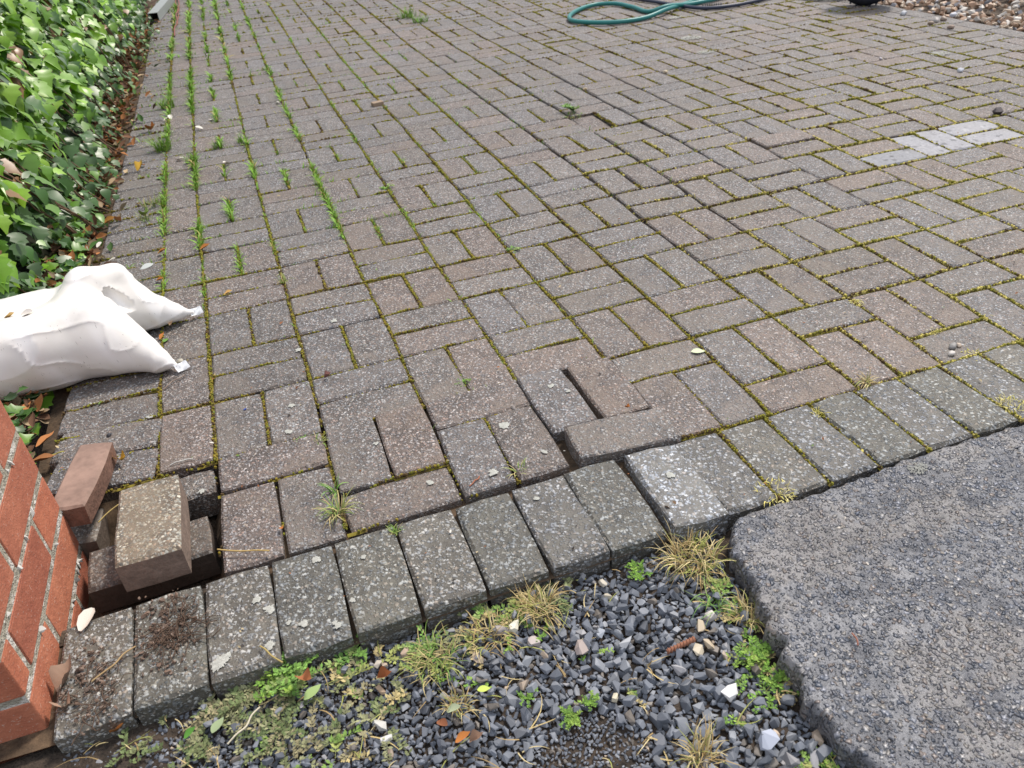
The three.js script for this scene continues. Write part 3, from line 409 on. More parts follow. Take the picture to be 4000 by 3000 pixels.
  const film = new THREE.MeshPhysicalMaterial({ color: lin(0.72, 0.75, 0.78), roughness: 0.3, side: THREE.DoubleSide }); part('corner_seam', tip(-0.018, 0.017, -0.927, 0.3), film, sack); part('corner_seam', tip(-0.055, 0.012, -0.676, 0.5), film, sack);
}
function plainTexSoft() { return grainTex(512, 53, (u, v, N, r) => { const t = smooth(-0.5, 0.8, N[0] + 0.5 * N[1]), s = N[3] > 0.9 && r() > 0.6 ? 0.4 : 1; return [lerp(0.86, 1, t) * s, lerp(0.84, 1, t) * s, lerp(0.8, 1, t) * s, 0.5]; }).map; }

// ---------------------------------------------------------------- leaf shapes
function leafGeo(outline, fold, curl, sway = 0) { // base at origin, tip along +z, upper side +y, length 1
  const P = [], I = [], U = []; outline.forEach(([t, w], i) => { const y = -curl * t * t, s = sway * t * t; P.push(-w + s, y + fold * w * w * 2, t, s, y, t, w + s, y + fold * w * w * 2, t); U.push(0, t, 0.5, t, 1, t); if (i) { const a = (i - 1) * 3, b = i * 3; I.push(a, b, a + 1, b, b + 1, a + 1, a + 1, b + 1, a + 2, b + 1, b + 2, a + 2); } }); return geoFrom(P, I, U);
}
const IVY = [[-0.06, 0.16], [0.04, 0.4], [0.14, 0.5], [0.24, 0.36], [0.36, 0.42], [0.46, 0.46], [0.56, 0.26], [0.75, 0.14], [1, 0.004]], OVAL = [[0, 0.02], [0.12, 0.16], [0.28, 0.25], [0.45, 0.28], [0.62, 0.24], [0.8, 0.14], [0.92, 0.06], [1, 0.004]], HEART = [[-0.08, 0.12], [0.02, 0.3], [0.15, 0.41], [0.32, 0.42], [0.5, 0.33], [0.7, 0.19], [0.88, 0.07], [1, 0.004]];
const leafMat = (c, ro = 0.42, tr = 0.22) => new THREE.MeshPhysicalMaterial({ color: c, roughness: ro, transmission: tr, thickness: 0, side: THREE.DoubleSide, clearcoat: 0.18, clearcoatRoughness: 0.3 });
const litterMat = (c) => std({ color: c, roughness: 0.85, side: THREE.DoubleSide });

// ---------------------------------------------------------------- ivy hedge
{
  const hedge = group('ivy_hedge', 'dense green ivy hedge with dead leaves at its foot along the left edge', 'hedge');
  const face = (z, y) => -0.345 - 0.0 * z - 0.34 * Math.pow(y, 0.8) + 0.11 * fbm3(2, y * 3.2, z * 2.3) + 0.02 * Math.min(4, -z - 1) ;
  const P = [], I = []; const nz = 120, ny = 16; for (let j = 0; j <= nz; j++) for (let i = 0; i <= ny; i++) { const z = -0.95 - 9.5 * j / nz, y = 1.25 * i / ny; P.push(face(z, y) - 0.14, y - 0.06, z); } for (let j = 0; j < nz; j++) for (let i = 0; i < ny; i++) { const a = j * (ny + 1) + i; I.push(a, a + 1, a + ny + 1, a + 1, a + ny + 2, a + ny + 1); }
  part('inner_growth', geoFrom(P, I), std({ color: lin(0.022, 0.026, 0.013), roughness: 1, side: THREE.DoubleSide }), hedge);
  const r = rngOf(808), geos = [leafGeo(IVY, 0.22, 0.25), leafGeo(IVY, -0.12, 0.1, 0.08), leafGeo(HEART, 0.2, 0.3), leafGeo(OVAL, 0.5, 0.28)];
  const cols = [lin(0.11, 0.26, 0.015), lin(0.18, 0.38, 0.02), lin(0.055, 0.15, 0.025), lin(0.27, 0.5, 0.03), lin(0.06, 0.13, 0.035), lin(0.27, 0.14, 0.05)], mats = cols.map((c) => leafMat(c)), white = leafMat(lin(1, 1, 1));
  const L = [];
  for (let i = 0; i < 16000; i++) {
    const z = -0.97 - 8.6 * Math.pow(r(), 1.7), y = 1.1 * Math.pow(r(), 0.85), dep = 0.16 * Math.pow(r(), 1.3), x = face(z, y) - dep + 0.05 * r();
    if (!inView(x, y, z, 0.12)) continue;
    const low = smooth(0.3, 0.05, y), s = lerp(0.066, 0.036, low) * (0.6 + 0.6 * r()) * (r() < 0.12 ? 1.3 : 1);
    const nrm = new THREE.Vector3(0.62 + (r() - 0.5) * 1.1, 0.75 + (r() - 0.5) * 0.9, 0.25 + (r() - 0.5) * 1.3).normalize(), tip = new THREE.Vector3((r() - 0.3) * 0.8, -0.8 + (r() - 0.5) * 0.8, (r() - 0.2) * 1.2); tip.addScaledVector(nrm, -tip.dot(nrm)).normalize(); const xa = new THREE.Vector3().crossVectors(nrm, tip);
    const m = new THREE.Matrix4().makeBasis(xa.multiplyScalar(s), nrm.multiplyScalar(s), tip.multiplyScalar(s)).setPosition(x, y + 0.005, z);
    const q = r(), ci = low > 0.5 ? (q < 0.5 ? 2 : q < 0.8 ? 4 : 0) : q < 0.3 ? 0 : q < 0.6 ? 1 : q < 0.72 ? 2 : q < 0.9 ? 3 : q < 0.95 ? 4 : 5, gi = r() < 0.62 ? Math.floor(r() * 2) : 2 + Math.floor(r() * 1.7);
    L.push({ m, ci, gi, b: 0.8 + 0.4 * r(), vis: s / Math.hypot(x - 0.21, y - 0.93, z - 0.99) - dep * 0.2, x, y, z });
  }
  L.forEach((l) => { if (!inView(l.x, l.y, l.z, 0.0)) l.vis -= 1; }); L.sort((a, b) => b.vis - a.vis);
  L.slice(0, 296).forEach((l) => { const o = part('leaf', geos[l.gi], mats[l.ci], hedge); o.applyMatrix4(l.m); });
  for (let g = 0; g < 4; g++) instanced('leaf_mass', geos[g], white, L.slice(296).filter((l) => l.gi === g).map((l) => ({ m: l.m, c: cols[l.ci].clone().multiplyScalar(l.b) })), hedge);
  const stem = std({ color: lin(0.16, 0.1, 0.06), roughness: 0.9 }), sg = []; for (let i = 0; i < 34; i++) { const z = -1.05 - 3.2 * r(), pts = []; let x = face(z, 0) + 0.03, zz = z; for (let k = 0; k < 6; k++) { const y = 0.0 + k * 0.07; pts.push(new THREE.Vector3(face(zz, y) + 0.012 * (r() - 0.5), y, zz)); zz += (r() - 0.45) * 0.08; } sg.push(new THREE.TubeGeometry(new THREE.CatmullRomCurve3(pts), 12, 0.002 + 0.0015 * r(), 5)); }
  sg.forEach((g) => part('stem', g, stem, hedge));
  // ivy runners at the foot of the hedge and beside the sack
  const L2 = []; for (let i = 0; i < 900; i++) { const z = lerp(-2.6, -0.3, r()), x = -0.335 - 0.16 * r() * r() - (z > -0.95 ? 0.02 : 0), y = -0.005 + 0.07 * r() * r(); if (z > -0.62 && r() < 0.6) continue; const s = 0.022 + 0.03 * r() * r(), nrm = new THREE.Vector3((r() - 0.3) * 0.9, 1, (r() - 0.4) * 0.9).normalize(), tip = new THREE.Vector3(r() - 0.5, -0.2, r() - 0.5); tip.addScaledVector(nrm, -tip.dot(nrm)).normalize(); const xa = new THREE.Vector3().crossVectors(nrm, tip); L2.push({ m: new THREE.Matrix4().makeBasis(xa.multiplyScalar(s), nrm.multiplyScalar(s), tip.multiplyScalar(s)).setPosition(x, y, z), c: cols[[0, 1, 2, 4][Math.floor(r() * 4)]].clone().multiplyScalar(0.7 + 0.5 * r()) }); }
  instanced('ivy_runners', geos[0], white, L2, hedge);
  // dead leaf litter at the foot
  const L3 = []; for (let i = 0; i < 3200; i++) { const z = lerp(-6.5, -0.4, Math.pow(r(), 0.8)), x = -0.325 - 0.13 * r() + (r() < 0.07 ? 0.12 * r() : 0) + 0.012 * Math.min(5, -z), s = 0.018 + 0.028 * r(), b = 0.5 + 0.9 * r(), q = r(); if (z > -1 && x > -0.34) continue; L3.push({ m: M4(x, 0.002 + 0.025 * r() * r(), z, (r() - 0.5) * 0.9, r() * 6.28, (r() - 0.5) * 0.9, s, s * 1.6, s), c: q < 0.45 ? lin(0.19 * b, 0.095 * b, 0.05 * b) : q < 0.7 ? lin(0.36 * b, 0.15 * b, 0.05 * b) : q < 0.85 ? lin(0.36 * b, 0.27 * b, 0.16 * b) : lin(0.09 * b, 0.2 * b, 0.04 * b) }); }
  instanced('leaf_litter', leafGeo(OVAL, 0.9, -0.3), litterMat(0xffffff), L3, scene, 'brown dead leaf litter along the foot of the hedge', 'leaf litter');
}

// ---------------------------------------------------------------- moss and grass in the joints
const bladeGeo = (() => { const P = [], I = []; const S = 4; for (let i = 0; i <= S; i++) { const t = i / S, w = 0.045 * (1 - t * t * 0.96), y = t - 0.28 * t * t * t, z = 0.55 * t * t; P.push(-w, y, z, w, y, z); if (i) { const a = i * 2 - 2; I.push(a, a + 1, a + 2, a + 1, a + 3, a + 2); } } return geoFrom(P, I); })();
{
  const r = rngOf(4242), moss = [], blades = [], RP = [], RI = [], RC = [], lump = new THREE.IcosahedronGeometry(1, 0); { const p = lump.attributes.position; for (let i = 0; i < p.count; i++) { const k = 1 + 0.35 * noise3(p.getX(i) * 2.3, p.getY(i) * 2.3, p.getZ(i) * 2.3); p.setXYZ(i, p.getX(i) * k, p.getY(i) * k, p.getZ(i) * k); } lump.computeVertexNormals(); }
  function joint(ua, va, ub, vb, kind) { // kind: 'c' column line, 'r' row line
    const uc = (ua + ub) / 2, vc = (va + vb) / 2, [mx, mz] = warpAt(uc, vc); if (!inView(mx, 0, mz, 0.12)) return;
    const d = Math.hypot(mx - 0.2136, 0.93, mz - 0.9886), k = Math.max(1, d / 1.7), len = Math.hypot(ub - ua, vb - va) * MOD, n = Math.ceil(len / (0.0024 * k)), edge = kind === 'c' && Math.abs(uc - Math.round(uc)) < 0.01;
    const frontOpen = smooth(2.6, 1.2, vc) * smooth(3.9, 3.2, uc), gapLine = edge && uc > 5.5 && uc < 9.5 && vc > 3.2 && vc < 13 ? 0.75 : 0;
    let amount = 0.86 - 0.62 * frontOpen - gapLine - (kind === 'r' ? 0.06 : 0) - (vc > 9 ? 0.1 : 0) - (vc > 4 && uc > 5 && uc < 9 ? 0.22 : 0); const jn = noise3(uc * 1.7 + 5, kind === 'c' ? 1 : 9, vc * 1.7); amount += 0.5 * jn; if (kind === 'r' && vc > 5) amount -= 0.3 * smooth(6, 2.5, uc) * smooth(5, 8, vc) + 0.12; if (vc > 9) amount -= 0.15; if (vc < 0.3 && uc < 3.6) amount -= 0.35; if (uc > 2.9 && uc < 4.2 && vc < 1.6) amount = -1;
    const grassy = smooth(8.5, 1.5, uc) * smooth(4.0, 7.0, vc) * (kind === 'c' ? 1 : 0.3) * (edge ? 1 : 0.85), dry = smooth(4.5, 7.5, uc) * smooth(9.5, 6, vc);
    const ns = Math.max(4, Math.ceil(len / (0.012 * k))); let prev = false; // soft bed of moss along the joint
    for (let i = 0; i <= ns; i++) { const [x, z] = warpAt(lerp(ua, ub, i / ns), lerp(va, vb, i / ns)), a = amount + 0.4 * noise3(x * 17, 2, z * 17), b = 0.7 + 0.6 * r(), h = 0.0042, y = -0.0085 + 0.0058 * clamp(a, 0, 1) + 0.001 * r(), q = r(), on = a > 0.25, base = RP.length / 3; const c = q < 0.35 ? [0.1 * b, 0.066 * b, 0.026 * b] : q < 0.35 + 0.3 * dry ? [0.3 * b, 0.25 * b, 0.06 * b] : [0.2 * b, 0.165 * b, 0.022 * b]; if (kind === 'c') RP.push(x - h, y - 0.002, z, x, y, z, x + h, y - 0.002, z); else RP.push(x, y - 0.002, z + h, x, y, z, x, y - 0.002, z - h); for (let e = 0; e < 3; e++) RC.push(...c); if (i && on && prev) { const o = base - 3; for (let e = 0; e < 2; e++) RI.push(o + e, o + e + 1, base + e, o + e + 1, base + e + 1, base + e); } prev = on; }
    for (let i = 0; i < n; i++) {
      const t = (i + r()) / n, u = lerp(ua, ub, t), v = lerp(va, vb, t), [x0, z0] = warpAt(u, v), w = 0.0026, x = x0 + (kind === 'c' ? (r() - 0.5) * w * 2 : 0), z = z0 + (kind === 'r' ? (r() - 0.5) * w * 2 : 0);
      const loc = noise3(x * 17, 2, z * 17), a = amount + 0.4 * loc;
      if (r() < a * 0.95) {
        const s = (0.0014 + 0.0018 * r()) * Math.pow(k, 0.8), q = r() + 0.35 * noise3(x * 6, 7, z * 6), b = 0.7 + 0.6 * r();
        const green = 0.25 * grassy + 0.2 * smooth(5, 2, uc); let c;
        if (q < 0.22) c = lin(0.1 * b, 0.065 * b, 0.026 * b); else if (q < 0.22 + dry * 0.42) c = lin(0.5 * b, 0.43 * b, 0.12 * b); else if (q < 0.62 - green * 0.3) c = lin(0.23 * b, 0.18 * b, 0.022 * b); else c = lin(0.2 * b, lerp(0.19, 0.23, green) * b, 0.022 * b);
        const top = -0.0055 + 0.005 * clamp(a, 0, 1.1) + 0.002 * (loc > 0.45 ? 1 : 0); moss.push({ m: M4(x, top, z, 0, r() * 6.28, 0, s * 1.15, s * (0.8 + 0.5 * r()), s * 1.15), c });
      }
      // grass in the joints on the left and far side; short dry sprigs on the right
      const gden = grassy * (0.03 + 1.0 * smooth(0.05, 0.35, noise3(x * 7.5, 11, z * 5.5) + 0.25 * smooth(2.2, 0.2, uc))) + 0.2 * smooth(0.35, 0.7, noise3(x * 13, 21, z * 13)) * smooth(0.8, 2.5, vc) * smooth(16, 9, vc) * smooth(10, 6, uc) * (edge ? 1 : 0.4) + 0.012 * smooth(0.35, 0.7, loc);
      if (r() < gden) { const m = 2 + Math.floor(r() * 3 * (0.4 + grassy)); for (let j = 0; j < m; j++) { const s = lerp(0.009, 0.03, r() * r()) * (0.75 + 0.95 * grassy * smooth(4.5, 0.5, uc)) * Math.pow(k, 0.35), b = 0.75 + 0.5 * r(), y = dry > 0.4 && r() < 0.7 ? lin(0.5 * b, 0.43 * b, 0.15 * b) : r() < 0.86 ? lin(0.2 * b, 0.38 * b, 0.04 * b) : lin(0.36 * b, 0.3 * b, 0.1 * b); blades.push({ m: M4(x + (r() - 0.5) * 0.006, -0.005, z + (r() - 0.5) * 0.006, (r() - 0.3) * 0.9, r() * 6.28, (r() - 0.5) * 0.5, s * 1.25 * (1 + 0.25 * (k - 1)), s, s), c: y }); } }
      if (dry > 0.2 && loc > 0.28 && r() < 0.45 * dry * a) { for (let j = 0; j < 4; j++) { const s = (0.004 + 0.007 * r()) * Math.pow(k, 0.4), b = 0.8 + 0.4 * r(); blades.push({ m: M4(x + (r() - 0.5) * 0.006, -0.003, z + (r() - 0.5) * 0.006, (r() - 0.5) * 1.7, r() * 6.28, (r() - 0.5) * 1.2, s * 2.2, s, s), c: lin(0.5 * b, 0.44 * b, 0.14 * b) }); } }
    }
  }
  for (const b of bricks) { joint(b.u0, b.v0, b.u0, b.v1, 'c'); joint(b.u0, b.v0, b.u1, b.v0, 'r'); }
  for (let k = 8; k < 18; k++) joint(-0.14 + 0.505 * k, -1, -0.14 + 0.505 * k, 0, 'c');
  for (let k = 0; k < 32; k++) { joint(-0.515, 1.5 + k, -0.515, 2.5 + k, 'c'); joint(-0.515, 1.5 + k, 0, 1.5 + k, 'r'); joint(-1.5, 1.5 + k, -0.515, 1.5 + k, 'r'); joint(-1.5, 2 + k, -0.515, 2 + k, 'r'); }
  { const o = single('moss_bed', geoFrom(RP, RI, null, RC), std({ vertexColors: true, roughness: 1, side: THREE.DoubleSide }), 'flat brownish moss lying in the paving joints', 'moss'); o.userData.kind = 'stuff'; }
  instanced('moss', lump, std({ color: 0xffffff, roughness: 1 }), moss, scene, 'ochre and green moss filling the joints of the paving', 'moss');
  instanced('joint_grass', bladeGeo, std({ color: 0xffffff, roughness: 0.7, side: THREE.DoubleSide }), blades, scene, 'thin grass sprouting from the paving joints', 'grass');
  console.log('moss', moss.length, 'blades', blades.length, 'bricks', seen.length);
}
// ---------------------------------------------------------------- tufts and weeds
const plantMat = new THREE.MeshStandardMaterial({ vertexColors: true, roughness: 0.75, side: THREE.DoubleSide });
function tuftGeo(seed, n, len, rad, droop, width, cols, flat = 0) { // a clump of bent blades
  const r = rngOf(seed), P = [], I = [], C = []; for (let b = 0; b < n; b++) {
    const a = r() * 6.283, out = rad * Math.sqrt(r()), a2 = r() < 0.45 ? r() * 6.283 : a + (r() - 0.5) * 2, l = len * (0.3 + 0.8 * Math.pow(r(), 0.8)), lean = (0.25 + 0.9 * r()) * droop, c = cols[Math.floor(r() * cols.length)], br2 = 0.75 + 0.5 * r(), bx = Math.cos(a) * out, bz = Math.sin(a) * out, w = width * (0.6 + 0.7 * r()), base = P.length / 3, S = 5, curl = (r() - 0.5) * 2.6; let x = bx, y = 0, z = bz, th = 0.15 + flat, az = a2;
    for (let i = 0; i <= S; i++) { const t = i / S, ww = w * (1 - 0.92 * t * t) * 0.5; P.push(x - Math.sin(az) * ww, y, z + Math.cos(az) * ww, x + Math.sin(az) * ww, y, z - Math.cos(az) * ww); for (let q = 0; q < 2; q++) C.push(c[0] * br2, c[1] * br2, c[2] * br2); if (i) { const k = base + i * 2 - 2; I.push(k, k + 1, k + 2, k + 1, k + 3, k + 2); } th += lean * 0.42; az += curl / S; y += Math.cos(th) * l / S; x += Math.cos(az) * Math.sin(th) * l / S; z += Math.sin(az) * Math.sin(th) * l / S; y = Math.max(y, 0.002); }
  } return geoFrom(P, I, null, C);
}
function weedGeo(seed, stems, len, cols, leaf = 0.006, rise = 0.5) { // feathery or small-leaved stems
  const r = rngOf(seed), P = [], I = [], C = []; const quad = (x, y, z, dx, dy, dz, l, w, c) => { const k = P.length / 3, px = -dz, pz = dx, n = Math.hypot(px, pz) || 1, ex = px / n * w / 2, ez = pz / n * w / 2; P.push(x, y, z, x + dx * l * 0.5 + ex, y + dy * l * 0.5, z + dz * l * 0.5 + ez, x + dx * l, y + dy * l, z + dz * l, x + dx * l * 0.5 - ex, y + dy * l * 0.5, z + dz * l * 0.5 - ez); for (let q = 0; q < 4; q++) C.push(...c); I.push(k, k + 1, k + 2, k, k + 2, k + 3); };
  for (let s = 0; s < stems; s++) { const a = r() * 6.283, l = len * (0.5 + 0.6 * r()), n = 6 + Math.floor(l / 0.006), c0 = cols[Math.floor(r() * cols.length)]; let x = (r() - 0.5) * len * 0.5, y = 0, z = (r() - 0.5) * len * 0.5, th = (1 - rise) * 1.2 + 0.3 * r(), az = a;
    for (let i = 0; i < n; i++) { const st = l / n, dx = Math.sin(th) * Math.cos(az), dz = Math.sin(th) * Math.sin(az), dy = Math.cos(th); quad(x, y, z, dx, dy, dz, st * 1.3, 0.0012, c0.map((v) => v * 0.7)); x += dx * st; y = Math.max(0.001, y + dy * st); z += dz * st; th += 0.12 * r() + 0.03; az += (r() - 0.5) * 0.3;
      if (i > 0) for (const sd of [-1, 1]) { if (r() < 0.35) continue; const b = 0.6 + 0.7 * r(), aa = az + sd * (0.5 + 1.1 * r()), up = 0.1 + 0.5 * r(), c = c0.map((v) => v * b); quad(x, y, z, Math.cos(aa) * 0.9, up, Math.sin(aa) * 0.9, leaf * (0.7 + 0.7 * r()), leaf * 0.55, c); if (r() < 0.6) quad(x, y, z, Math.cos(aa + sd * 0.5), up * 1.4, Math.sin(aa + sd * 0.5), leaf * (0.5 + 0.5 * r()), leaf * 0.36, c); } } }
  return geoFrom(P, I, null, C);
}
const DRY = [[0.46, 0.36, 0.16], [0.55, 0.46, 0.24], [0.34, 0.24, 0.1], [0.3, 0.32, 0.08]], GREEN = [[0.13, 0.27, 0.05], [0.19, 0.36, 0.07], [0.24, 0.33, 0.1]], BRIGHT = [[0.17, 0.33, 0.04], [0.24, 0.38, 0.06], [0.13, 0.26, 0.035]], OLIVE = [[0.2, 0.23, 0.1], [0.26, 0.27, 0.14], [0.14, 0.19, 0.07], [0.3, 0.27, 0.15]], MIX = [[0.3, 0.34, 0.1], [0.45, 0.37, 0.17], [0.18, 0.3, 0.06]], YEL = [[0.55, 0.48, 0.14], [0.45, 0.42, 0.1], [0.6, 0.54, 0.25]];
const PAL = { DRY, GREEN, BRIGHT, OLIVE, MIX, YEL };
const TUFTS = [
["grass","MIX",0.197,-0.006,-0.069,60,0.055,0.012,1.0,0.0022,"green and straw grass tuft in the joint behind the front edging blocks"],
["grass","GREEN",0.202,-0.006,-0.127,14,0.05,0.006,0.9,0.0026,"few broad green blades above the larger grass tuft"],
["grass","MIX",0.194,-0.005,-0.281,26,0.03,0.008,1.1,0.0022,"small grass tuft at the corner of two nearby blocks"],
["weed","GREEN",0.171,-0.004,-0.308,5,0.032,0.005,0.2,0,"low leafy sprig creeping along a joint by a small grass tuft"],
["weed","BRIGHT",0.511,-0.004,-0.356,7,0.016,0.0055,0.35,0,"bright green rosette in the joint near the lifted blocks"],
["grass","MIX",0.522,-0.004,-0.037,22,0.032,0.01,0.9,0.002,"small green tuft in front of the lifted block pair"],
["grass","MIX",0.404,-0.004,-0.222,12,0.024,0.005,1.0,0.002,"tiny green sprig at a block corner left of the lifted blocks"],
["grass","MIX",0.28,-0.003,0.02,24,0.024,0.006,0.8,0.002,"small yellow-green sprig at the top of the front edging"],
["grass","DRY",0.711,-0.03,0.245,230,0.06,0.035,1.25,0.0018,"large dry grass clump at the corner of the concrete slab"],
["grass","YEL",0.899,-0.006,0.185,150,0.02,0.03,1.6,0.0018,"flat bleached grass patch where the edging meets the slab"],
["grass","DRY",1.243,-0.004,-0.002,60,0.035,0.008,1.4,0.0017,"dry straw tuft lying across a block on the right"],
["grass","YEL",1.099,-0.004,0.041,60,0.016,0.012,1.5,0.0018,"bleached grass patch beside the front edging on the right"],
["grass","YEL",1.429,-0.006,0.167,120,0.024,0.022,1.3,0.002,"yellow grass clump at the right edge above the slab"],
["grass","YEL",1.435,-0.003,-0.267,110,0.009,0.014,1.4,0.003,"bright yellow moss patch crossing four blocks on the right"],
["grass","YEL",1.494,-0.003,-0.093,60,0.012,0.012,1.4,0.002,"bleached moss tuft between two blocks on the right"],
["grass","YEL",1.634,-0.003,-0.088,70,0.009,0.014,1.3,0.003,"yellow-green moss cushion near the right edge"],
["grass","YEL",1.495,-0.003,0.009,70,0.01,0.02,1.5,0.0025,"bleached moss strip beside two small pebbles"],
["grass","DRY",0.453,-0.032,0.237,150,0.05,0.024,1.2,0.0016,"straw coloured grass clump beneath the front edging in the middle"],
["grass","MIX",0.275,-0.032,0.268,120,0.05,0.03,1.1,0.0018,"mixed green and straw grass clump below the edging"],
["grass","DRY",0.29,-0.032,0.348,70,0.036,0.014,1.1,0.0016,"dry grass tuft standing alone in the chippings"],
["grass","DRY",0.364,-0.032,0.252,80,0.05,0.03,1.5,0.0016,"flattened dry brown grass mat near the white stone"],
["weed","GREEN",0.264,-0.032,0.235,14,0.03,0.006,0.3,0,"green feathery weed below the edging in the middle"],
["weed","BRIGHT",0.441,-0.032,0.28,5,0.018,0.005,0.4,0,"small bright weed beside the white stone"],
["weed","BRIGHT",0.383,-0.032,0.37,8,0.02,0.004,0.5,0,"small mossy weed in the middle of the chippings"],
["weed","BRIGHT",0.426,-0.032,0.42,25,0.018,0.004,0.25,0,"bright green moss arc on the bare grit patch"],
["weed","BRIGHT",0.457,-0.032,0.409,14,0.014,0.004,0.3,0,"bright green moss sprig above the bare grit patch"],
["weed","BRIGHT",0.701,-0.032,0.432,18,0.026,0.006,0.5,0,"lush bright green weed against the slab edge"],
["weed","BRIGHT",0.703,-0.032,0.477,16,0.022,0.0055,0.5,0,"lower bright green weed against the slab edge"],
["weed","MIX",0.715,-0.032,0.303,14,0.024,0.006,0.3,0,"pale green weed under the dry clump by the slab"],
["grass","DRY",0.731,-0.032,0.368,90,0.045,0.02,1.3,0.0015,"brown dead grass bent along the slab edge"],
["grass","GREEN",0.697,-0.032,0.333,30,0.055,0.016,1.3,0.0018,"long green blades lying toward the slab edge"],
["grass","DRY",0.555,-0.032,0.534,80,0.05,0.014,1.1,0.0016,"dry grass tuft at the bottom edge of the picture"],
["weed","BRIGHT",0.619,-0.03,0.234,12,0.022,0.006,0.4,0,"green sprigs at the foot of the edging left of the dry clump"],
["weed","GREEN",0.084,-0.032,0.211,24,0.05,0.0075,0.55,0,"big feathery green weed at the foot of the edging blocks"],
["weed","BRIGHT",0.063,-0.032,0.22,14,0.04,0.0075,0.6,0,"bright feathery weed left of the biggest weed"],
["weed","GREEN",0.163,-0.032,0.207,14,0.026,0.008,0.3,0,"round leaved green weed below the edging"],
["weed","OLIVE",0.022,-0.032,0.221,16,0.05,0.007,0.25,0,"faded olive weed trailing toward the pier"],
["weed","GREEN",0.364,-0.032,0.207,8,0.018,0.007,0.3,0,"small round leaved weed under the edging near the dry mat"],
["weed","OLIVE",-0.021,-0.032,0.233,22,0.06,0.007,0.12,0,"withered olive stems lying at the bottom left"],
["weed","OLIVE",0.044,-0.032,0.284,22,0.06,0.007,0.12,0,"withered olive stems lying at the bottom below the big weed"],
["grass","BRIGHT",-0.12,-0.003,-2.474,110,0.085,0.03,0.55,0.003,"tall bright green grass tuft on the border near the ivy"],
["grass","BRIGHT",-0.014,-0.003,-2.235,60,0.06,0.02,0.6,0.003,"green grass clump in the first column joint"],
["grass","BRIGHT",-0.111,-0.003,-3.198,70,0.07,0.035,0.6,0.0035,"green grass patch farther along the border"],
["grass","MIX",-0.146,-0.003,-1.846,50,0.045,0.04,1.0,0.0025,"rusty green grass patch on the border blocks"],
["grass","MIX",-0.175,-0.003,-1.715,40,0.04,0.03,1.2,0.0025,"low brownish grass patch on the border blocks"],
["grass","BRIGHT",0.088,-0.003,-2.38,40,0.05,0.016,0.7,0.003,"green tuft in a short joint at the left"],
["grass","BRIGHT",0.189,-0.003,-2.39,46,0.05,0.02,0.7,0.003,"green tuft in the second column joint"],
["grass","MIX",0.207,-0.004,-1.025,30,0.035,0.008,0.9,0.0022,"pale grass tuft at a joint crossing left of centre"],
["weed","GREEN",0.82,-0.003,-0.905,6,0.022,0.008,0.3,0,"flat green weed at a joint crossing in the middle"],
["weed","BRIGHT",0.606,-0.003,-1.567,6,0.03,0.008,0.3,0,"creeping green weed along a joint left of the middle"],
["weed","GREEN",1.483,-0.003,-2.02,5,0.05,0.02,0.7,0,"grey-green seedling beside a raised block far off"],
["grass","MIX",1.462,-0.003,-1.971,40,0.03,0.035,1.2,0.003,"yellow-green moss clump under the seedling"],
["grass","BRIGHT",1.407,-0.003,-4.637,90,0.09,0.06,0.7,0.005,"green grass growing in a far joint"],
["grass","BRIGHT",1.434,-0.003,-4.394,60,0.08,0.05,0.7,0.005,"second patch of green grass in the same far joint"]]; // [kind, palette, x, y, z, n, len, rad, droop, width, label]
TUFTS.forEach(([kind, pal, x, y, z, n, len, rad, droop, width, label], i) => {
  const o = kind === 'grass' ? single('grass_tuft', tuftGeo(6000 + i * 13, n, len, rad, droop, width, PAL[pal]), plantMat, label, 'grass tuft') : single('weed', weedGeo(6500 + i * 13, n, len, PAL[pal], rad, droop), plantMat, label, 'weed');
  o.position.set(x, y, z);
});
{ // creeping olive weeds and straw scattered over the front of the gravel
  const r = rngOf(717), gs = []; for (let i = 0; i < 60; i++) { const t = r(), x = lerp(-0.15, 0.5, Math.pow(r(), 1.2)), z = 0.215 + 0.02 * r() + 0.2 * Math.pow(r(), 1.6) * smooth(0.45, -0.05, x), g = weedGeo(9000 + i, 2 + Math.floor(r() * 3), 0.028 + 0.03 * r(), x < 0.12 ? OLIVE : r() < 0.5 ? MIX : OLIVE, 0.0075, 0.15); g.translate(x, -0.034, z); gs.push(g); }
  for (let i = 0; i < 34; i++) { const z = lerp(0.26, 0.72, r()), x = slabLeft(z) - 0.006 - 0.03 * r(), g = weedGeo(9500 + i, 2 + Math.floor(r() * 3), 0.02 + 0.022 * r(), r() < 0.45 ? BRIGHT : MIX, 0.0055, 0.3); g.translate(x, -0.036, z); gs.push(g); }
  for (let i = 0; i < 40; i++) { const x = lerp(-0.1, 0.7, r()), z = lerp(0.25, 0.75, r()); const g = weedGeo(9700 + i, 1 + Math.floor(r() * 3), 0.014 + 0.016 * r(), r() < 0.5 ? BRIGHT : MIX, 0.005, 0.25); g.translate(x, -0.034, z); gs.push(g); }
  const o = single('creeping_weeds', mergeGeometries(gs), plantMat, 'creeping olive weeds and sprigs straggling over the chippings', 'weeds'); o.userData.kind = 'stuff';
  const ds = []; for (let i = 0; i < 150; i++) { const x = lerp(-0.2, 0.72, r()), z = lerp(0.21, 0.7, Math.pow(r(), 1.3)), g = tuftGeo(9900 + i, 1 + Math.floor(r() * 2), 0.03 + 0.04 * r(), 0.004, 0.9, 0.0016, DRY, 1.2); g.translate(x, -0.03, z); ds.push(g); }
  const q = single('dry_straw', mergeGeometries(ds), plantMat, 'dry straw and dead stems lying among the chippings', 'straw'); q.userData.kind = 'stuff';
}
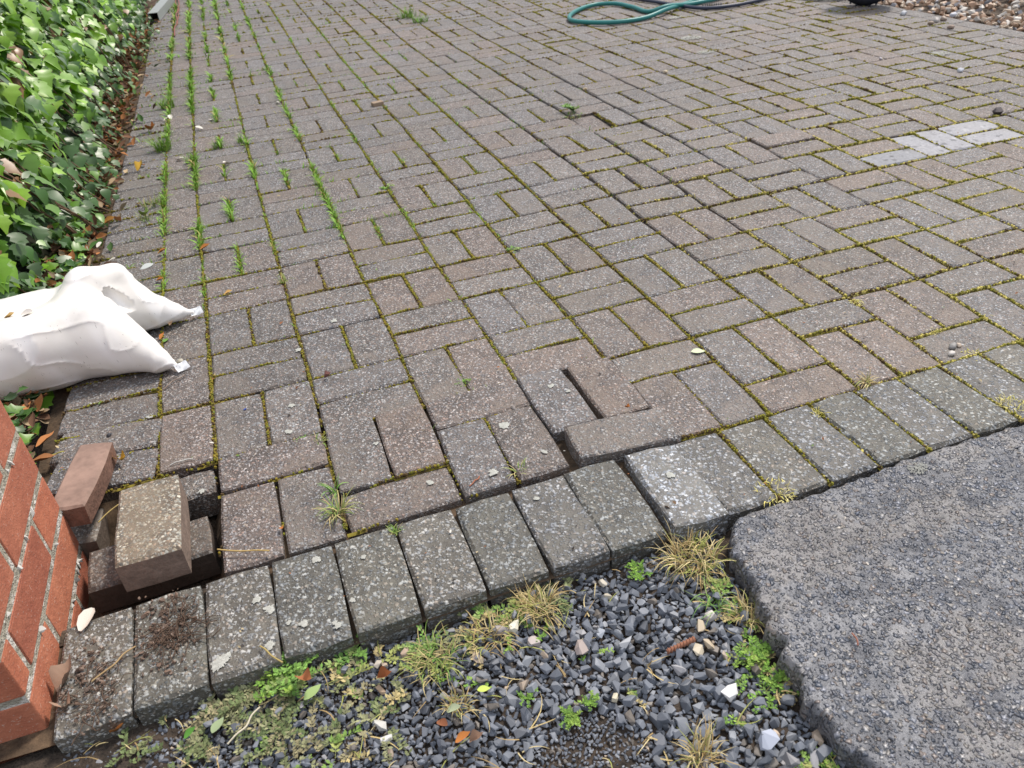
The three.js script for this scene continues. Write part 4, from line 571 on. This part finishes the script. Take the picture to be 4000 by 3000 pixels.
// ---------------------------------------------------------------- lichen on the blocks
{
  const LI = [[-0.009,0.173,0.0172],[0.05,0.078,0.0086],[0.066,0.105,0.0101],[0.061,0.172,0.0098],[0.148,0.03,0.0087],[0.111,0.151,0.009],[0.091,0.141,0.005],[0.16,0.175,0.0073],[0.156,0.17,0.0057],[0.188,0.138,0.0058],[0.54,-0.169,0.0129],[0.477,-0.051,0.0111],[0.582,-0.064,0.0076,0.006],[0.668,-0.245,0.0084,0.006],[0.693,-0.214,0.0062,0.006],[0.367,-0.079,0.0093],[-0.244,-0.627,0.0088],[-0.124,-0.518,0.0094],[0.755,0.089,0.0101,0.008],[0.524,0.042,0.0062],[0.22,0.056,0.0052],[0.156,0.118,0.0042],[0.2,-0.645,0.0086],[0.16,-0.423,0.0088],[0.145,-0.336,0.0095],[0.298,-0.222,0.007],[0.298,-0.742,0.0103],[-0.03,-0.244,0.0082,-0.014]], mat = std({ color: lin(0.56, 0.57, 0.52), map: plainTex.map, roughness: 1, bumpMap: plainTex.bump, bumpScale: 0.001 }); scene.updateMatrixWorld(true); const homes = [...frontBricks, ...field.children.filter((b) => b.name === 'brick'), ...side.children]; const home = (x, z) => homes.reduce((p, c) => { const d = Math.hypot(c.position.x - x, c.position.z - z); return d < p[0] ? [d, c] : p; }, [9, null])[1];
  LI.forEach(([x, z, rad, y], i) => { const r = rngOf(50 + i), P = [0, 0.0007, 0], I = [], n = 44, U = [0, 0]; for (let k = 0; k < n; k++) { const a = k / n * 6.283, q = rad * (0.7 + 0.4 * noise3(Math.cos(a) * 1.6 + i, Math.sin(a) * 1.6, 3) + 0.42 * r()); P.push(Math.cos(a) * q * 0.8, 0.0001, Math.sin(a) * q * 0.8); U.push(Math.cos(a) * q * 8, Math.sin(a) * q * 8); I.push(0, 1 + (k + 1) % n, 1 + k); }
    const m = part('lichen', geoFrom(P, I, U), mat, scene); let hb = home(x, z); if (Math.hypot(hb.position.x - x, hb.position.z - z) > 0.11) hb = field; m.position.set(x, hb.position.y + 0.0022, z); m.updateMatrixWorld(true); hb.attach(m); m.userData.label = 'pale crusty lichen spot'; });
  const patch = (x, z, rad, y, parent, seed) => { const r = rngOf(seed), gs = []; for (let i = 0; i < 150; i++) { const a = r() * 6.283, d = rad * Math.pow(r(), 0.6), s = rad * (0.03 + 0.08 * r()), g = new THREE.CircleGeometry(s, 5); g.rotateX(-Math.PI / 2); g.translate(x + Math.cos(a) * d, y + 0.0004 * i / 60, z + Math.sin(a) * d * 0.7); gs.push(g); } const o = part('lime_stain', mergeGeometries(gs), mat, parent); o.userData.kind = 'stuff'; o.userData.label = 'crumbly white lime stain'; };
  const slabTop = scene.getObjectByName('concrete_slab'); patch(1.142, 0.243, 0.02, 0.0075, slabTop, 1);
  [[3.209,-1.9,0.05],[2.428,-2.566,0.05],[2.528,-2.884,0.06],[2.731,-3.408,0.05]].forEach(([x, z, rad], i) => patch(x, z, rad, 0.0035, field, 40 + i));
}
// ---------------------------------------------------------------- fallen leaves, petals, chips and small debris
const DEBRIS = [
["curl",-0.175,0.0,-0.389,0.03,0.5,[0.55,0.34,0.04],"crumpled yellow leaf on the border blocks beside the red-brown block","leaf","fallen_leaf"],
["petal",-0.209,0.0,0.031,0.042,2.6,[0.78,0.74,0.66],"white petal on the first edging block by the pier","petal","petal"],
["curl",-0.224,-0.015,0.147,0.05,0.3,[0.36,0.24,0.17],"dry pinkish leaf at the foot of the pier","leaf","fallen_leaf"],
["curl",-0.23,-0.01,0.123,0.045,2.3,[0.36,0.24,0.17],"second dry leaf against the foot of the pier","leaf","fallen_leaf"],
["curl",-0.162,-0.03,0.206,0.03,1.2,[0.5,0.19,0.045],"orange leaf on the soil in front of the first edging block","leaf","fallen_leaf"],
["oval",0.099,-0.002,-0.071,0.018,0.4,[0.5,0.19,0.045],"orange leaf scrap in a joint behind the front edging","leaf","fallen_leaf"],
["oval",-0.082,0.01,-0.889,0.026,2.8,[0.72,0.5,0.3],"pale orange petal at the tip of the white sack","petal","petal"],
["oval",-0.108,0.0,-0.847,0.024,2.5,[0.5,0.19,0.045],"orange leaf scrap under the sack tip","leaf","fallen_leaf"],
["flat",-0.098,0.0,-0.829,0.028,2.9,[0.13,0.26,0.05],"small green leaf beside the sack","leaf","fallen_leaf"],
["flat",-0.134,0.0,-1.324,0.05,-1.1,[0.5,0.53,0.52],"grey-white underside of a leaf above the sack","leaf","fallen_leaf"],
["oval",-0.124,0.0,-1.198,0.03,1.2,[0.5,0.19,0.045],"orange leaf on the border just above the sack","leaf","fallen_leaf"],
["oval",0.05,0.0,-1.018,0.03,1.4,[0.68,0.42,0.14],"yellow-orange petal on the left field blocks","petal","petal"],
["oval",-0.004,0.0,-1.354,0.04,1.6,[0.5,0.19,0.045],"orange-brown leaf on the left border joint","leaf","fallen_leaf"],
["oval",-0.124,0.0,-1.39,0.035,1.6,[0.5,0.19,0.045],"orange leaf on the border blocks above the sack","leaf","fallen_leaf"],
["curl",-0.209,0.0,-2.247,0.045,2.4,[0.55,0.34,0.04],"bright yellow curled leaf on the border near the ivy","leaf","fallen_leaf"],
["flat",-0.142,0.0,-2.114,0.055,1.3,[0.12,0.3,0.07],"flat green leaf on the border joint","leaf","fallen_leaf"],
["curl",-0.175,0.0,-1.743,0.04,0.6,[0.3,0.42,0.1],"pale green crumpled leaf on the border blocks","leaf","fallen_leaf"],
["curl",-0.182,0.0,-2.816,0.05,0.6,[0.5,0.19,0.045],"orange leaf by the tall grass on the border","leaf","fallen_leaf"],
["oval",-0.301,0.0,-1.731,0.06,1.5,[0.5,0.24,0.05],"orange leaf at the hedge foot over the border edge","leaf","fallen_leaf"],
["petal",0.079,0.0,-2.828,0.035,0.0,[0.78,0.74,0.66],"white petal in the left paving beyond the tall grass","petal","petal"],
["petal",-0.07,0.0,-2.299,0.035,1.1,[0.78,0.74,0.66],"white petal just beside the tall grass tuft","petal","petal"],
["petal",-0.125,0.0,-2.931,0.035,2.2,[0.78,0.74,0.66],"white petal on the border left of the tall grass","petal","petal"],
["petal",-0.092,0.0,-2.941,0.035,3.3,[0.78,0.74,0.66],"white petal on the border joint left of the tall grass","petal","petal"],
["petal",0.04,0.0,-2.693,0.035,4.4,[0.78,0.74,0.66],"pale petal on the left field blocks near a green tuft","petal","petal"],
["petal",0.123,0.0,-2.141,0.035,5.5,[0.78,0.74,0.66],"cream petal on the second column of blocks","petal","petal"],
["petal",-0.307,0.0,-1.444,0.026,6.6,[0.78,0.74,0.66],"pinkish petal at the hedge foot above the sack","petal","petal"],
["petal",-0.261,0.0,-1.405,0.026,7.7,[0.78,0.74,0.66],"cream petal on the border above the sack","petal","petal"],
["petal",-0.302,0.0,-1.536,0.026,8.8,[0.78,0.74,0.66],"white petal on the border at the hedge foot","petal","petal"],
["petal",-0.35,0.155,-0.795,0.035,1.4,[0.8,0.75,0.68],"white petal lying on the white sack","petal","petal"],
["oval",-0.387,0.15,-0.809,0.035,1.4,[0.6,0.4,0.15],"yellowish petal on the sack at the picture edge","petal","petal"],
["flat",0.992,0.0,-0.246,0.036,1.25,[0.6,0.68,0.45],"pale green leaf on a block right of the lifted blocks","leaf","fallen_leaf"],
["curl",0.24,0.0,-0.498,0.02,1.4,[0.25,0.12,0.1],"reddish dry leaf scrap in a left joint","leaf","fallen_leaf"],
["curl",0.773,0.008,-0.117,0.012,0.4,[0.5,0.19,0.045],"tiny orange scrap on the lifted block","leaf","leaf_scrap"],
["curl",0.715,-0.008,0.148,0.028,0.3,[0.34,0.2,0.1],"brown leaf scrap in the gap beside the pale edging block","leaf","leaf_scrap"],
["curl",0.197,-0.022,0.269,0.035,1.0,[0.3,0.1,0.03],"orange-brown leaf on the weeds below the edging","leaf","fallen_leaf"],
["curl",0.096,-0.012,0.234,0.04,0.3,[0.34,0.13,0.05],"rust coloured curled leaf beside the big weed","leaf","fallen_leaf"],
["flat",0.094,-0.02,0.266,0.05,2.2,[0.3,0.42,0.16],"pale green leaf hanging below the big weed","leaf","fallen_leaf"],
["flat",-0.03,-0.022,0.267,0.045,2.6,[0.28,0.36,0.2],"grey-green leaf on the withered stems","leaf","fallen_leaf"],
["oval",-0.067,-0.024,0.259,0.03,2.0,[0.1,0.28,0.04],"small green leaf at the bottom left","leaf","fallen_leaf"],
["oval",0.257,-0.024,0.364,0.036,0.5,[0.24,0.09,0.04],"brown leaf in the chippings near the dry tuft","leaf","fallen_leaf"],
["oval",0.271,-0.026,0.401,0.036,1.6,[0.5,0.19,0.045],"orange-brown leaf low in the chippings","leaf","fallen_leaf"],
["curl",0.29,-0.024,0.408,0.03,1.2,[0.33,0.2,0.13],"rolled tan leaf low in the chippings","leaf","fallen_leaf"],
["flat",0.32,-0.02,0.343,0.03,1.4,[0.5,0.6,0.12],"lime green leaf on the dry grass tuft","leaf","fallen_leaf"],
["oval",0.272,-0.022,0.357,0.035,1.3,[0.4,0.46,0.3],"pale leaf beside the lone dry tuft","leaf","fallen_leaf"],
["slab",0.79,0.0,-2.606,0.05,0.2,[0.42,0.31,0.22],"small tan brick chip lying on the far paving","brick chip","brick_chip"],
["pebble",0.404,-0.032,0.255,0.0135,4,[0.86,0.82,0.68],"round white stone at the edge of the chippings","stone","pale_stone"],
["pebble",0.387,-0.032,0.256,0.013,3,[0.42,0.38,0.36],"grey-pink stone half hidden beside the white stone","stone","pale_stone"],
["pebble",0.422,-0.032,0.292,0.013,3,[0.5,0.44,0.41],"pinkish angular stone right of the white stone","stone","pale_stone"],
["chip",0.482,-0.032,0.33,0.014,1,[0.44,0.37,0.34],"glassy pinkish flint in the middle of the chippings","stone","pale_stone"],
["pebble",0.517,-0.032,0.316,0.0115,5,[0.42,0.46,0.52],"bluish white stone in the chippings","stone","pale_stone"],
["pebble",0.543,-0.032,0.343,0.013,4,[0.4,0.42,0.45],"large pale grey stone in the chippings","stone","pale_stone"],
["pebble",0.338,-0.032,0.286,0.011,2,[0.56,0.44,0.33],"tan stone by the dry brown mat","stone","pale_stone"],
["pebble",0.242,-0.032,0.238,0.01,1,[0.5,0.38,0.28],"tan stone below the edging near the green weed","stone","pale_stone"],
["pebble",0.492,-0.032,0.417,0.008,4,[0.72,0.66,0.5],"small cream pebble near the bare grit","stone","pale_stone"],
["pebble",0.188,-0.032,0.359,0.009,0,[0.82,0.82,0.8],"white chip low in the chippings","stone","pale_stone"],
["pebble",0.185,-0.032,0.335,0.012,2,[0.6,0.6,0.56],"pale lime lump low in the chippings","stone","pale_stone"],
["pebble",0.561,-0.032,0.231,0.008,2,[0.6,0.55,0.45],"cream pebble beneath the edging","stone","pale_stone"],
["pebble",0.557,-0.032,0.258,0.009,5,[0.55,0.5,0.4],"cream stone below the edging near the green sprigs","stone","pale_stone"],
["chip",0.635,-0.032,0.47,0.015,1,[0.88,0.88,0.88],"bright white knobbly stone near the slab","stone","pale_stone"],
["pebble",0.678,-0.032,0.351,0.012,0,[0.66,0.62,0.58],"white and brown stone under the dead grass","stone","pale_stone"],
["pebble",0.656,-0.032,0.363,0.012,1,[0.55,0.46,0.33],"tan cube-like stone near the screw","stone","pale_stone"],
["pebble",0.651,-0.032,0.392,0.011,2,[0.6,0.5,0.36],"tan stone below the screw","stone","pale_stone"],
["pebble",0.633,-0.032,0.395,0.013,4,[0.62,0.55,0.42],"smooth tan oval stone below the screw","stone","pale_stone"],
["pebble",0.662,-0.032,0.416,0.009,4,[0.5,0.42,0.34],"small tan stone right of the oval stone","stone","pale_stone"],
["pebble",0.196,-0.032,0.283,0.009,2,[0.5,0.36,0.24],"orange-tan stone below the leafy weeds","stone","pale_stone"],
["pebble",0.201,-0.032,0.24,0.008,4,[0.55,0.5,0.42],"small cream stone in the weeds","stone","pale_stone"],
["chip",0.643,-0.032,0.548,0.016,0,[0.42,0.46,0.55],"blue-white stone at the foot of the slab edge","stone","pale_stone"],
["pebble",0.84,-0.002,0.567,0.005,2,[0.62,0.6,0.58],"white speck stone on the slab","stone","pale_stone"],
["pebble",1.479,0.0,-0.029,0.011,0.3,[0.3,0.29,0.28],"grey pebble on a block at the right","pebble","pebble"],
["pebble",1.494,0.0,-0.028,0.007,0.9,[0.55,0.45,0.36],"tan pebble touching the grey pebble on the right","pebble","pebble"],
["pebble",1.458,0.0,-0.009,0.009,0.1,[0.66,0.62,0.58],"white pebble in front of the grey pebble","pebble","pebble"],
["pebble",-0.061,0.0,-0.716,0.009,0.6,[0.5,0.47,0.38],"pale pebble at the lower tip of the sack","pebble","pebble"],
["pebble",-0.201,0.0,-0.486,0.006,0.6,[0.06,0.06,0.07],"small black pebble on the border blocks","pebble","pebble"],
["pebble",3.062,0.0,-1.631,0.016,0,[0.6,0.63,0.7],"bluish white pebble on the far right paving","pebble","pebble"],
["pebble",3.82,0.0,-2.46,0.022,0,[0.6,0.62,0.68],"white pebble by the far edging","pebble","pebble"],
["pebble",3.679,0.0,-2.654,0.022,0,[0.6,0.62,0.66],"white pebble near the black wheel","pebble","pebble"],
["pebble",3.666,0.0,-2.41,0.024,1,[0.45,0.42,0.4],"grey stone in a small row on the far right","pebble","pebble"],
["pebble",3.722,0.0,-2.418,0.022,1,[0.4,0.32,0.26],"brown stone in a small row on the far right","pebble","pebble"],
["pebble",3.606,0.0,-2.38,0.018,5,[0.34,0.26,0.2],"small brown stone starting the row on the far right","pebble","pebble"],
["pebble",3.611,0.0,-2.255,0.02,5,[0.4,0.3,0.24],"reddish stone below the row on the far right","pebble","pebble"],
["pebble",2.957,0.0,-1.977,0.01,2,[0.6,0.55,0.6],"tiny pinkish pebble far right","pebble","pebble"],
["pebble",2.079,0.0,-2.341,0.014,2,[0.6,0.5,0.36],"cream stone in a far joint","pebble","pebble"],
["pebble",0.382,0.0,-2.921,0.012,5,[0.6,0.58,0.5],"pale pebble on the far left blocks","pebble","pebble"],
["pebble",1.656,0.0,-2.293,0.012,5,[0.55,0.42,0.25],"tan pebble in a far joint","pebble","pebble"],
["chip",2.743,0.0,-1.136,0.02,0.5,[0.05,0.04,0.045],"dark clod in a joint at the right","clod","soil_clod"],
["stick",-0.059,0.002,-0.326,0.042,0.05,[0.5,0.5,0.47],"grey broken stick on a border block","stick","stick"],
["stick",-0.075,0.002,-0.63,0.06,0.7,[0.25,0.19,0.15],"thin twig across the border blocks below the sack","twig","twig"],
["stick",0.037,0.004,-0.035,0.09,-0.45,[0.5,0.36,0.13],"straw stalk lying over the hollow edge","twig","twig"],
["stick",-0.18,0.0,-0.237,0.06,0.75,[0.42,0.32,0.12],"yellow stalk hanging in the hollow","twig","twig"],
["stick",-0.297,0.002,-0.459,0.03,0.2,[0.38,0.35,0.08],"short yellow-green stalk by the red-brown block","twig","twig"],
["stick",-0.153,0.004,0.12,0.07,0.6,[0.4,0.28,0.14],"dry root stalk on the first edging block","twig","twig"],
["stick",0.014,-0.018,0.276,0.06,0.75,[0.6,0.55,0.42],"pale straw stalk at the bottom left","twig","twig"],
["stick",0.062,0.006,0.193,0.05,-1.0,[0.42,0.33,0.12],"dry seed stalk over the edging block","twig","twig"],
["stick",0.44,0.0,-0.043,0.03,0.6,[0.35,0.13,0.07],"reddish twig in the joint behind the edging","twig","twig"],
["stick",0.819,0.006,0.484,0.02,1.3,[0.3,0.13,0.09],"short reddish twig on the slab","twig","twig"],
["slab",0.067,0.0,-0.457,0.006,0.5,[0.05,0.1,0.4],"tiny blue plastic scrap on a left block","scrap","plastic_scrap"],
["slab",0.65,0.004,-0.129,0.006,0.5,[0.05,0.1,0.5],"tiny blue plastic scrap by the lifted block","scrap","plastic_scrap"]]; // [shape, x, y, z, size, turn, colour, label, category, name]
const dGeo = { oval: leafGeo(OVAL, 1.3, -0.35), curl: leafGeo(HEART, 1.6, -0.6, 0.3), flat: leafGeo(OVAL, 0.25, 0.05), petal: leafGeo([[0, 0.08], [0.2, 0.26], [0.5, 0.34], [0.8, 0.28], [1, 0.08]], 0.8, -0.25) };
const dMat = new Map(); const matFor = (k, c, f) => { const q = k + c.join(); if (!dMat.has(q)) dMat.set(q, f(lin(...c))); return dMat.get(q); };
DEBRIS.forEach(([shape, x, y, z, s, turn, c, label, category, name], i) => {
  let o; if (dGeo[shape]) { o = single(name, dGeo[shape], matFor('l', c, litterMat), label, category); s *= y < -0.01 ? 0.62 : 0.85; o.scale.set(s, s * 1.3, s); o.rotation.set((hash3(i, 1, 1) - 0.5) * 0.3, turn, (hash3(i, 2, 2) - 0.5) * 0.3); o.position.set(x, y + 0.003, z); }
  else if (shape === 'pebble') { s *= 0.85; o = single(name, y < -0.01 ? crushedGeo(5500 + i) : pebbleGeo(i * 3.7), matFor('p', c, (q) => std({ color: q, map: plainTex.map, roughness: 0.6 })), label, category); o.scale.setScalar(s); o.rotation.set(0, turn, 0.2); o.position.set(x, y + s * 0.45, z); }
  else if (shape === 'chip') { o = single(name, chipGeo(5000 + i, 16, 0.75), matFor('s', c, (q) => std({ color: q, roughness: 0.7 })), label, category); o.scale.setScalar(s); o.rotation.set(0.1, turn, 0.1); o.position.set(x, y + s * 0.5, z); }
  else if (shape === 'slab') { o = single(name, boxUV(new RoundedBoxGeometry(1, 0.34, 0.62, 2, 0.06), 4), matFor('b', c, (q) => std({ color: q, roughness: 0.9, map: plainTex.map })), label, category); o.scale.setScalar(s); o.rotation.set(0, turn, 0); o.position.set(x, y + s * 0.17, z); }
  else if (shape === 'stick') { const L = s, r = rngOf(i), pts = [0, 1, 2, 3, 4].map((k) => new THREE.Vector3((k / 4 - 0.5) * L, 0.0015 + 0.003 * r() * (k % 4 > 0), (r() - 0.5) * L * 0.12)); o = single(name, new THREE.TubeGeometry(new THREE.CatmullRomCurve3(pts), 14, 0.0013, 6), matFor('t', c, (q) => std({ color: q, roughness: 0.8 })), label, category); o.rotation.y = turn; o.position.set(x, y + 0.001, z); }
});
{ // rusty threaded screw lying in the chippings
  const A = new THREE.Vector3(0.5900, -0.026, 0.3820), B = new THREE.Vector3(0.6340, -0.020, 0.3820), s = group('rusty_screw', 'rusty threaded screw lying on the chippings near the slab', 'screw'), rust = std({ color: lin(0.3, 0.13, 0.075), roughness: 0.85 }), len = A.distanceTo(B);
  const shaft = new THREE.CylinderGeometry(0.0036, 0.003, len, 12); part('shaft', shaft, rust, s);
  const pts = []; for (let i = 0; i <= 180; i++) { const t = i / 180, a = t * 9 * 6.283; pts.push(new THREE.Vector3(Math.cos(a) * 0.0038, (t - 0.5) * len, Math.sin(a) * 0.0038)); } part('thread', new THREE.TubeGeometry(new THREE.CatmullRomCurve3(pts), 240, 0.0009, 5), rust, s);
  s.position.copy(A).lerp(B, 0.5); s.quaternion.setFromUnitVectors(new THREE.Vector3(0, 1, 0), B.clone().sub(A).normalize());
}
{ // tiny crumbs of leaf, seed and grit strewn over the blocks
  const r = rngOf(2024), L = [], G2 = leafGeo(OVAL, 1.2, -0.4); for (let i = 0; i < 1500; i++) { const x = lerp(-0.3, 2.6, Math.pow(r(), 1.5)), z = lerp(0.18, -3.2, Math.pow(r(), 1.3)); if (!inView(x, 0, z, 0.05) || (x < 0.02 && z > -0.32)) continue; const q = r(), b = 0.6 + 0.7 * r(), s = (0.003 + 0.008 * r() * r() * r()) * (x < 0.4 ? 1.25 : 1); L.push({ m: M4(x, 0.003, z, (r() - 0.5) * 0.5, r() * 6.28, (r() - 0.5) * 0.5, s), c: q < 0.35 ? lin(0.06 * b, 0.05 * b, 0.045 * b) : q < 0.6 ? lin(0.3 * b, 0.12 * b, 0.05 * b) : q < 0.8 ? lin(0.42 * b, 0.34 * b, 0.2 * b) : q < 0.9 ? lin(0.6 * b, 0.57 * b, 0.52 * b) : lin(0.15 * b, 0.26 * b, 0.06 * b) }); }
  instanced('leaf_crumbs', G2, litterMat(0xffffff), L, scene, 'tiny dry crumbs of leaf and seed strewn over the paving', 'litter');
}
{ // pulled-out roots and soil crumbs on the first edging blocks
  const r = rngOf(333), L = []; for (let i = 0; i < 620; i++) { const k = r() < 0.62, x = (k ? -0.085 : -0.185) + 0.05 * (r() + r() - 1), z = (k ? 0.085 : 0.14) + 0.09 * (r() + r() - 1), b = 0.6 + 0.7 * r(); L.push({ x, y: 0.003, z, r: 0.0012 + 0.0036 * Math.pow(r(), 3), c: lin(0.14 * b, 0.095 * b, 0.07 * b) }); }
  scatterStones('soil_crumbs', 'brown soil crumbs spilled on the edging blocks next to the pier', 'soil', L);
  const tubes = []; for (let i = 0; i < 70; i++) { const k = i < 52, cx = k ? -0.065 : -0.17, cz = k ? 0.09 : 0.16; let x = cx + (r() - 0.5) * 0.05, z = cz + (r() - 0.5) * 0.07, a = r() * 6.28, y = 0.003; const pts = []; for (let j = 0; j < 6; j++) { pts.push(new THREE.Vector3(x, y, z)); a += (r() - 0.5) * 1.6; x += Math.cos(a) * 0.009; z += Math.sin(a) * 0.009; y = 0.003 + 0.008 * r(); } tubes.push(new THREE.TubeGeometry(new THREE.CatmullRomCurve3(pts), 10, 0.0005 + 0.0004 * r(), 4)); }
  single('root_tangle', mergeGeometries(tubes), std({ color: lin(0.1, 0.065, 0.045), roughness: 1 }), 'tangle of fine brown roots lying on the edging blocks by the pier', 'roots').userData.kind = 'stuff';
}
// ---------------------------------------------------------------- things at the far end of the drive
const tube = (pts, rad, seg = 90, sides = 12) => new THREE.TubeGeometry(new THREE.CatmullRomCurve3(pts.map((p) => new THREE.Vector3(...p))), seg, rad, sides);
{
  const R = 0.0125;
  single('garden_hose', tube([[3.408,-3.764],[3.129,-3.673],[2.953,-3.648],[2.758,-3.581,0.02],[2.667,-3.603],[2.654,-3.812],[2.62,-3.996],[2.522,-4.055],[2.365,-3.974],[2.226,-3.803],[2.193,-3.671],[2.267,-3.537],[2.391,-3.455],[2.558,-3.459],[2.732,-3.532,0.012],[2.955,-3.681],[3.162,-3.787],[3.466,-3.973]].map(([x, z, h]) => [x, R + 0.004 + (h || 0), z]), R, 200), std({ color: lin(0.022, 0.2, 0.19), roughness: 0.42 }), 'teal green garden hose lying in a narrow loop at the far end', 'hose');
  const bh = group('pressure_hose', 'dark blue hose with ribbed grip behind the teal hose', 'hose'); const path = [[2.802,-4.453],[2.803,-4.108],[2.853,-3.865],[2.894,-3.666],[2.96,-3.493],[3.109,-3.438],[3.302,-3.462],[3.468,-3.519],[3.683,-3.611]].map(([x, z]) => [x, 0.014, z]); part('hose', tube(path, 0.0105, 120), std({ color: lin(0.03, 0.04, 0.075), roughness: 0.45 }), bh);
  const G = [[2.981,-3.528],[3.071,-3.475]].map(([x, z]) => new THREE.Vector3(x, 0.016, z)), grip = []; for (let i = 0; i < 9; i++) { const a = new THREE.TorusGeometry(0.0125, 0.0045, 6, 12); const d = G[1].clone().sub(G[0]).normalize(); a.applyQuaternion(new THREE.Quaternion().setFromUnitVectors(new THREE.Vector3(0, 0, 1), d)); const p = G[0].clone().lerp(G[1], i / 8); a.translate(p.x, p.y, p.z); grip.push(a); } part('ribbed_grip', mergeGeometries(grip), std({ color: lin(0.02, 0.022, 0.03), roughness: 0.5 }), bh);
  single('green_pipe', tube([[3.609,-3.56],[3.582,-3.347],[3.635,-3.249],[3.726,-3.204],[3.901,-3.262]].map(([x, z]) => [x, 0.016, z]), 0.013, 60), std({ color: lin(0.02, 0.15, 0.1), roughness: 0.45 }), 'short run of green hose beside the black wheel', 'hose');
  const w = group('rubber_wheel', 'black rubber wheel standing at the far edge beside the pebbles', 'wheel'), rubber = std({ color: lin(0.014, 0.017, 0.026), roughness: 0.55 });
  const tyre = part('tyre', new THREE.TorusGeometry(0.125, 0.045, 18, 48), rubber, w); const lugs = []; for (let i = 0; i < 30; i++) { const l = new RoundedBoxGeometry(0.012, 0.01, 0.06, 1, 0.003); l.translate(0, 0.168, 0); l.rotateZ(i / 30 * 6.283); lugs.push(l); } part('tread', mergeGeometries(lugs), rubber, tyre);
  const rim = new THREE.CylinderGeometry(0.09, 0.09, 0.05, 32); rim.rotateX(rot90); part('rim', rim, std({ color: lin(0.3, 0.3, 0.32), roughness: 0.5, metalness: 0.4 }), w); const ax = new THREE.CylinderGeometry(0.014, 0.014, 0.12, 16); ax.rotateX(rot90); part('axle', ax, std({ color: lin(0.2, 0.2, 0.2), roughness: 0.4, metalness: 0.8 }), w);
  w.position.set(3.702, 0.17, -2.987); w.rotation.set(0.05, -0.75, 0);
  // square hollow section lying by the hedge
  const t = group('steel_tube', 'grey square hollow steel tube lying by the hedge at the far left', 'tube'), sh = new THREE.Shape(), W = 0.035, Hh = 0.03; sh.moveTo(-W, -Hh); sh.lineTo(W, -Hh); sh.lineTo(W, Hh); sh.lineTo(-W, Hh); sh.closePath(); const ho = new THREE.Path(), q = 0.003; ho.moveTo(-W + q, -Hh + q); ho.lineTo(-W + q, Hh - q); ho.lineTo(W - q, Hh - q); ho.lineTo(W - q, -Hh + q); ho.closePath(); sh.holes.push(ho);
  part('section', new THREE.ExtrudeGeometry(sh, { depth: 2.4, bevelEnabled: false }), std({ color: lin(0.34, 0.37, 0.36), roughness: 0.5, metalness: 0.2 }), t); t.position.set(-0.223, 0.032, -5.899); t.rotation.set(0, Math.PI - (0.114), 0);
  const vs = group('vine_stem', 'two thin reddish vine stems lying across the far left paving', 'stem'); for (const P of [[[-0.065,-7.135],[-0.073,-6.66],[-0.049,-6.344],[-0.069,-6.024],[-0.062,-5.707],[-0.078,-5.379],[-0.081,-5.121]],[[-0.069,-7.139],[-0.045,-6.558],[-0.061,-6.285],[-0.05,-5.943],[-0.069,-5.654]]]) part('stem', tube(P.map(([x, z], i) => [x, 0.006 + 0.012 * (i % 2), z]), 0.004, 30, 6), std({ color: lin(0.26, 0.1, 0.08), roughness: 0.8 }), vs);
}
renderer.render(scene, camera);
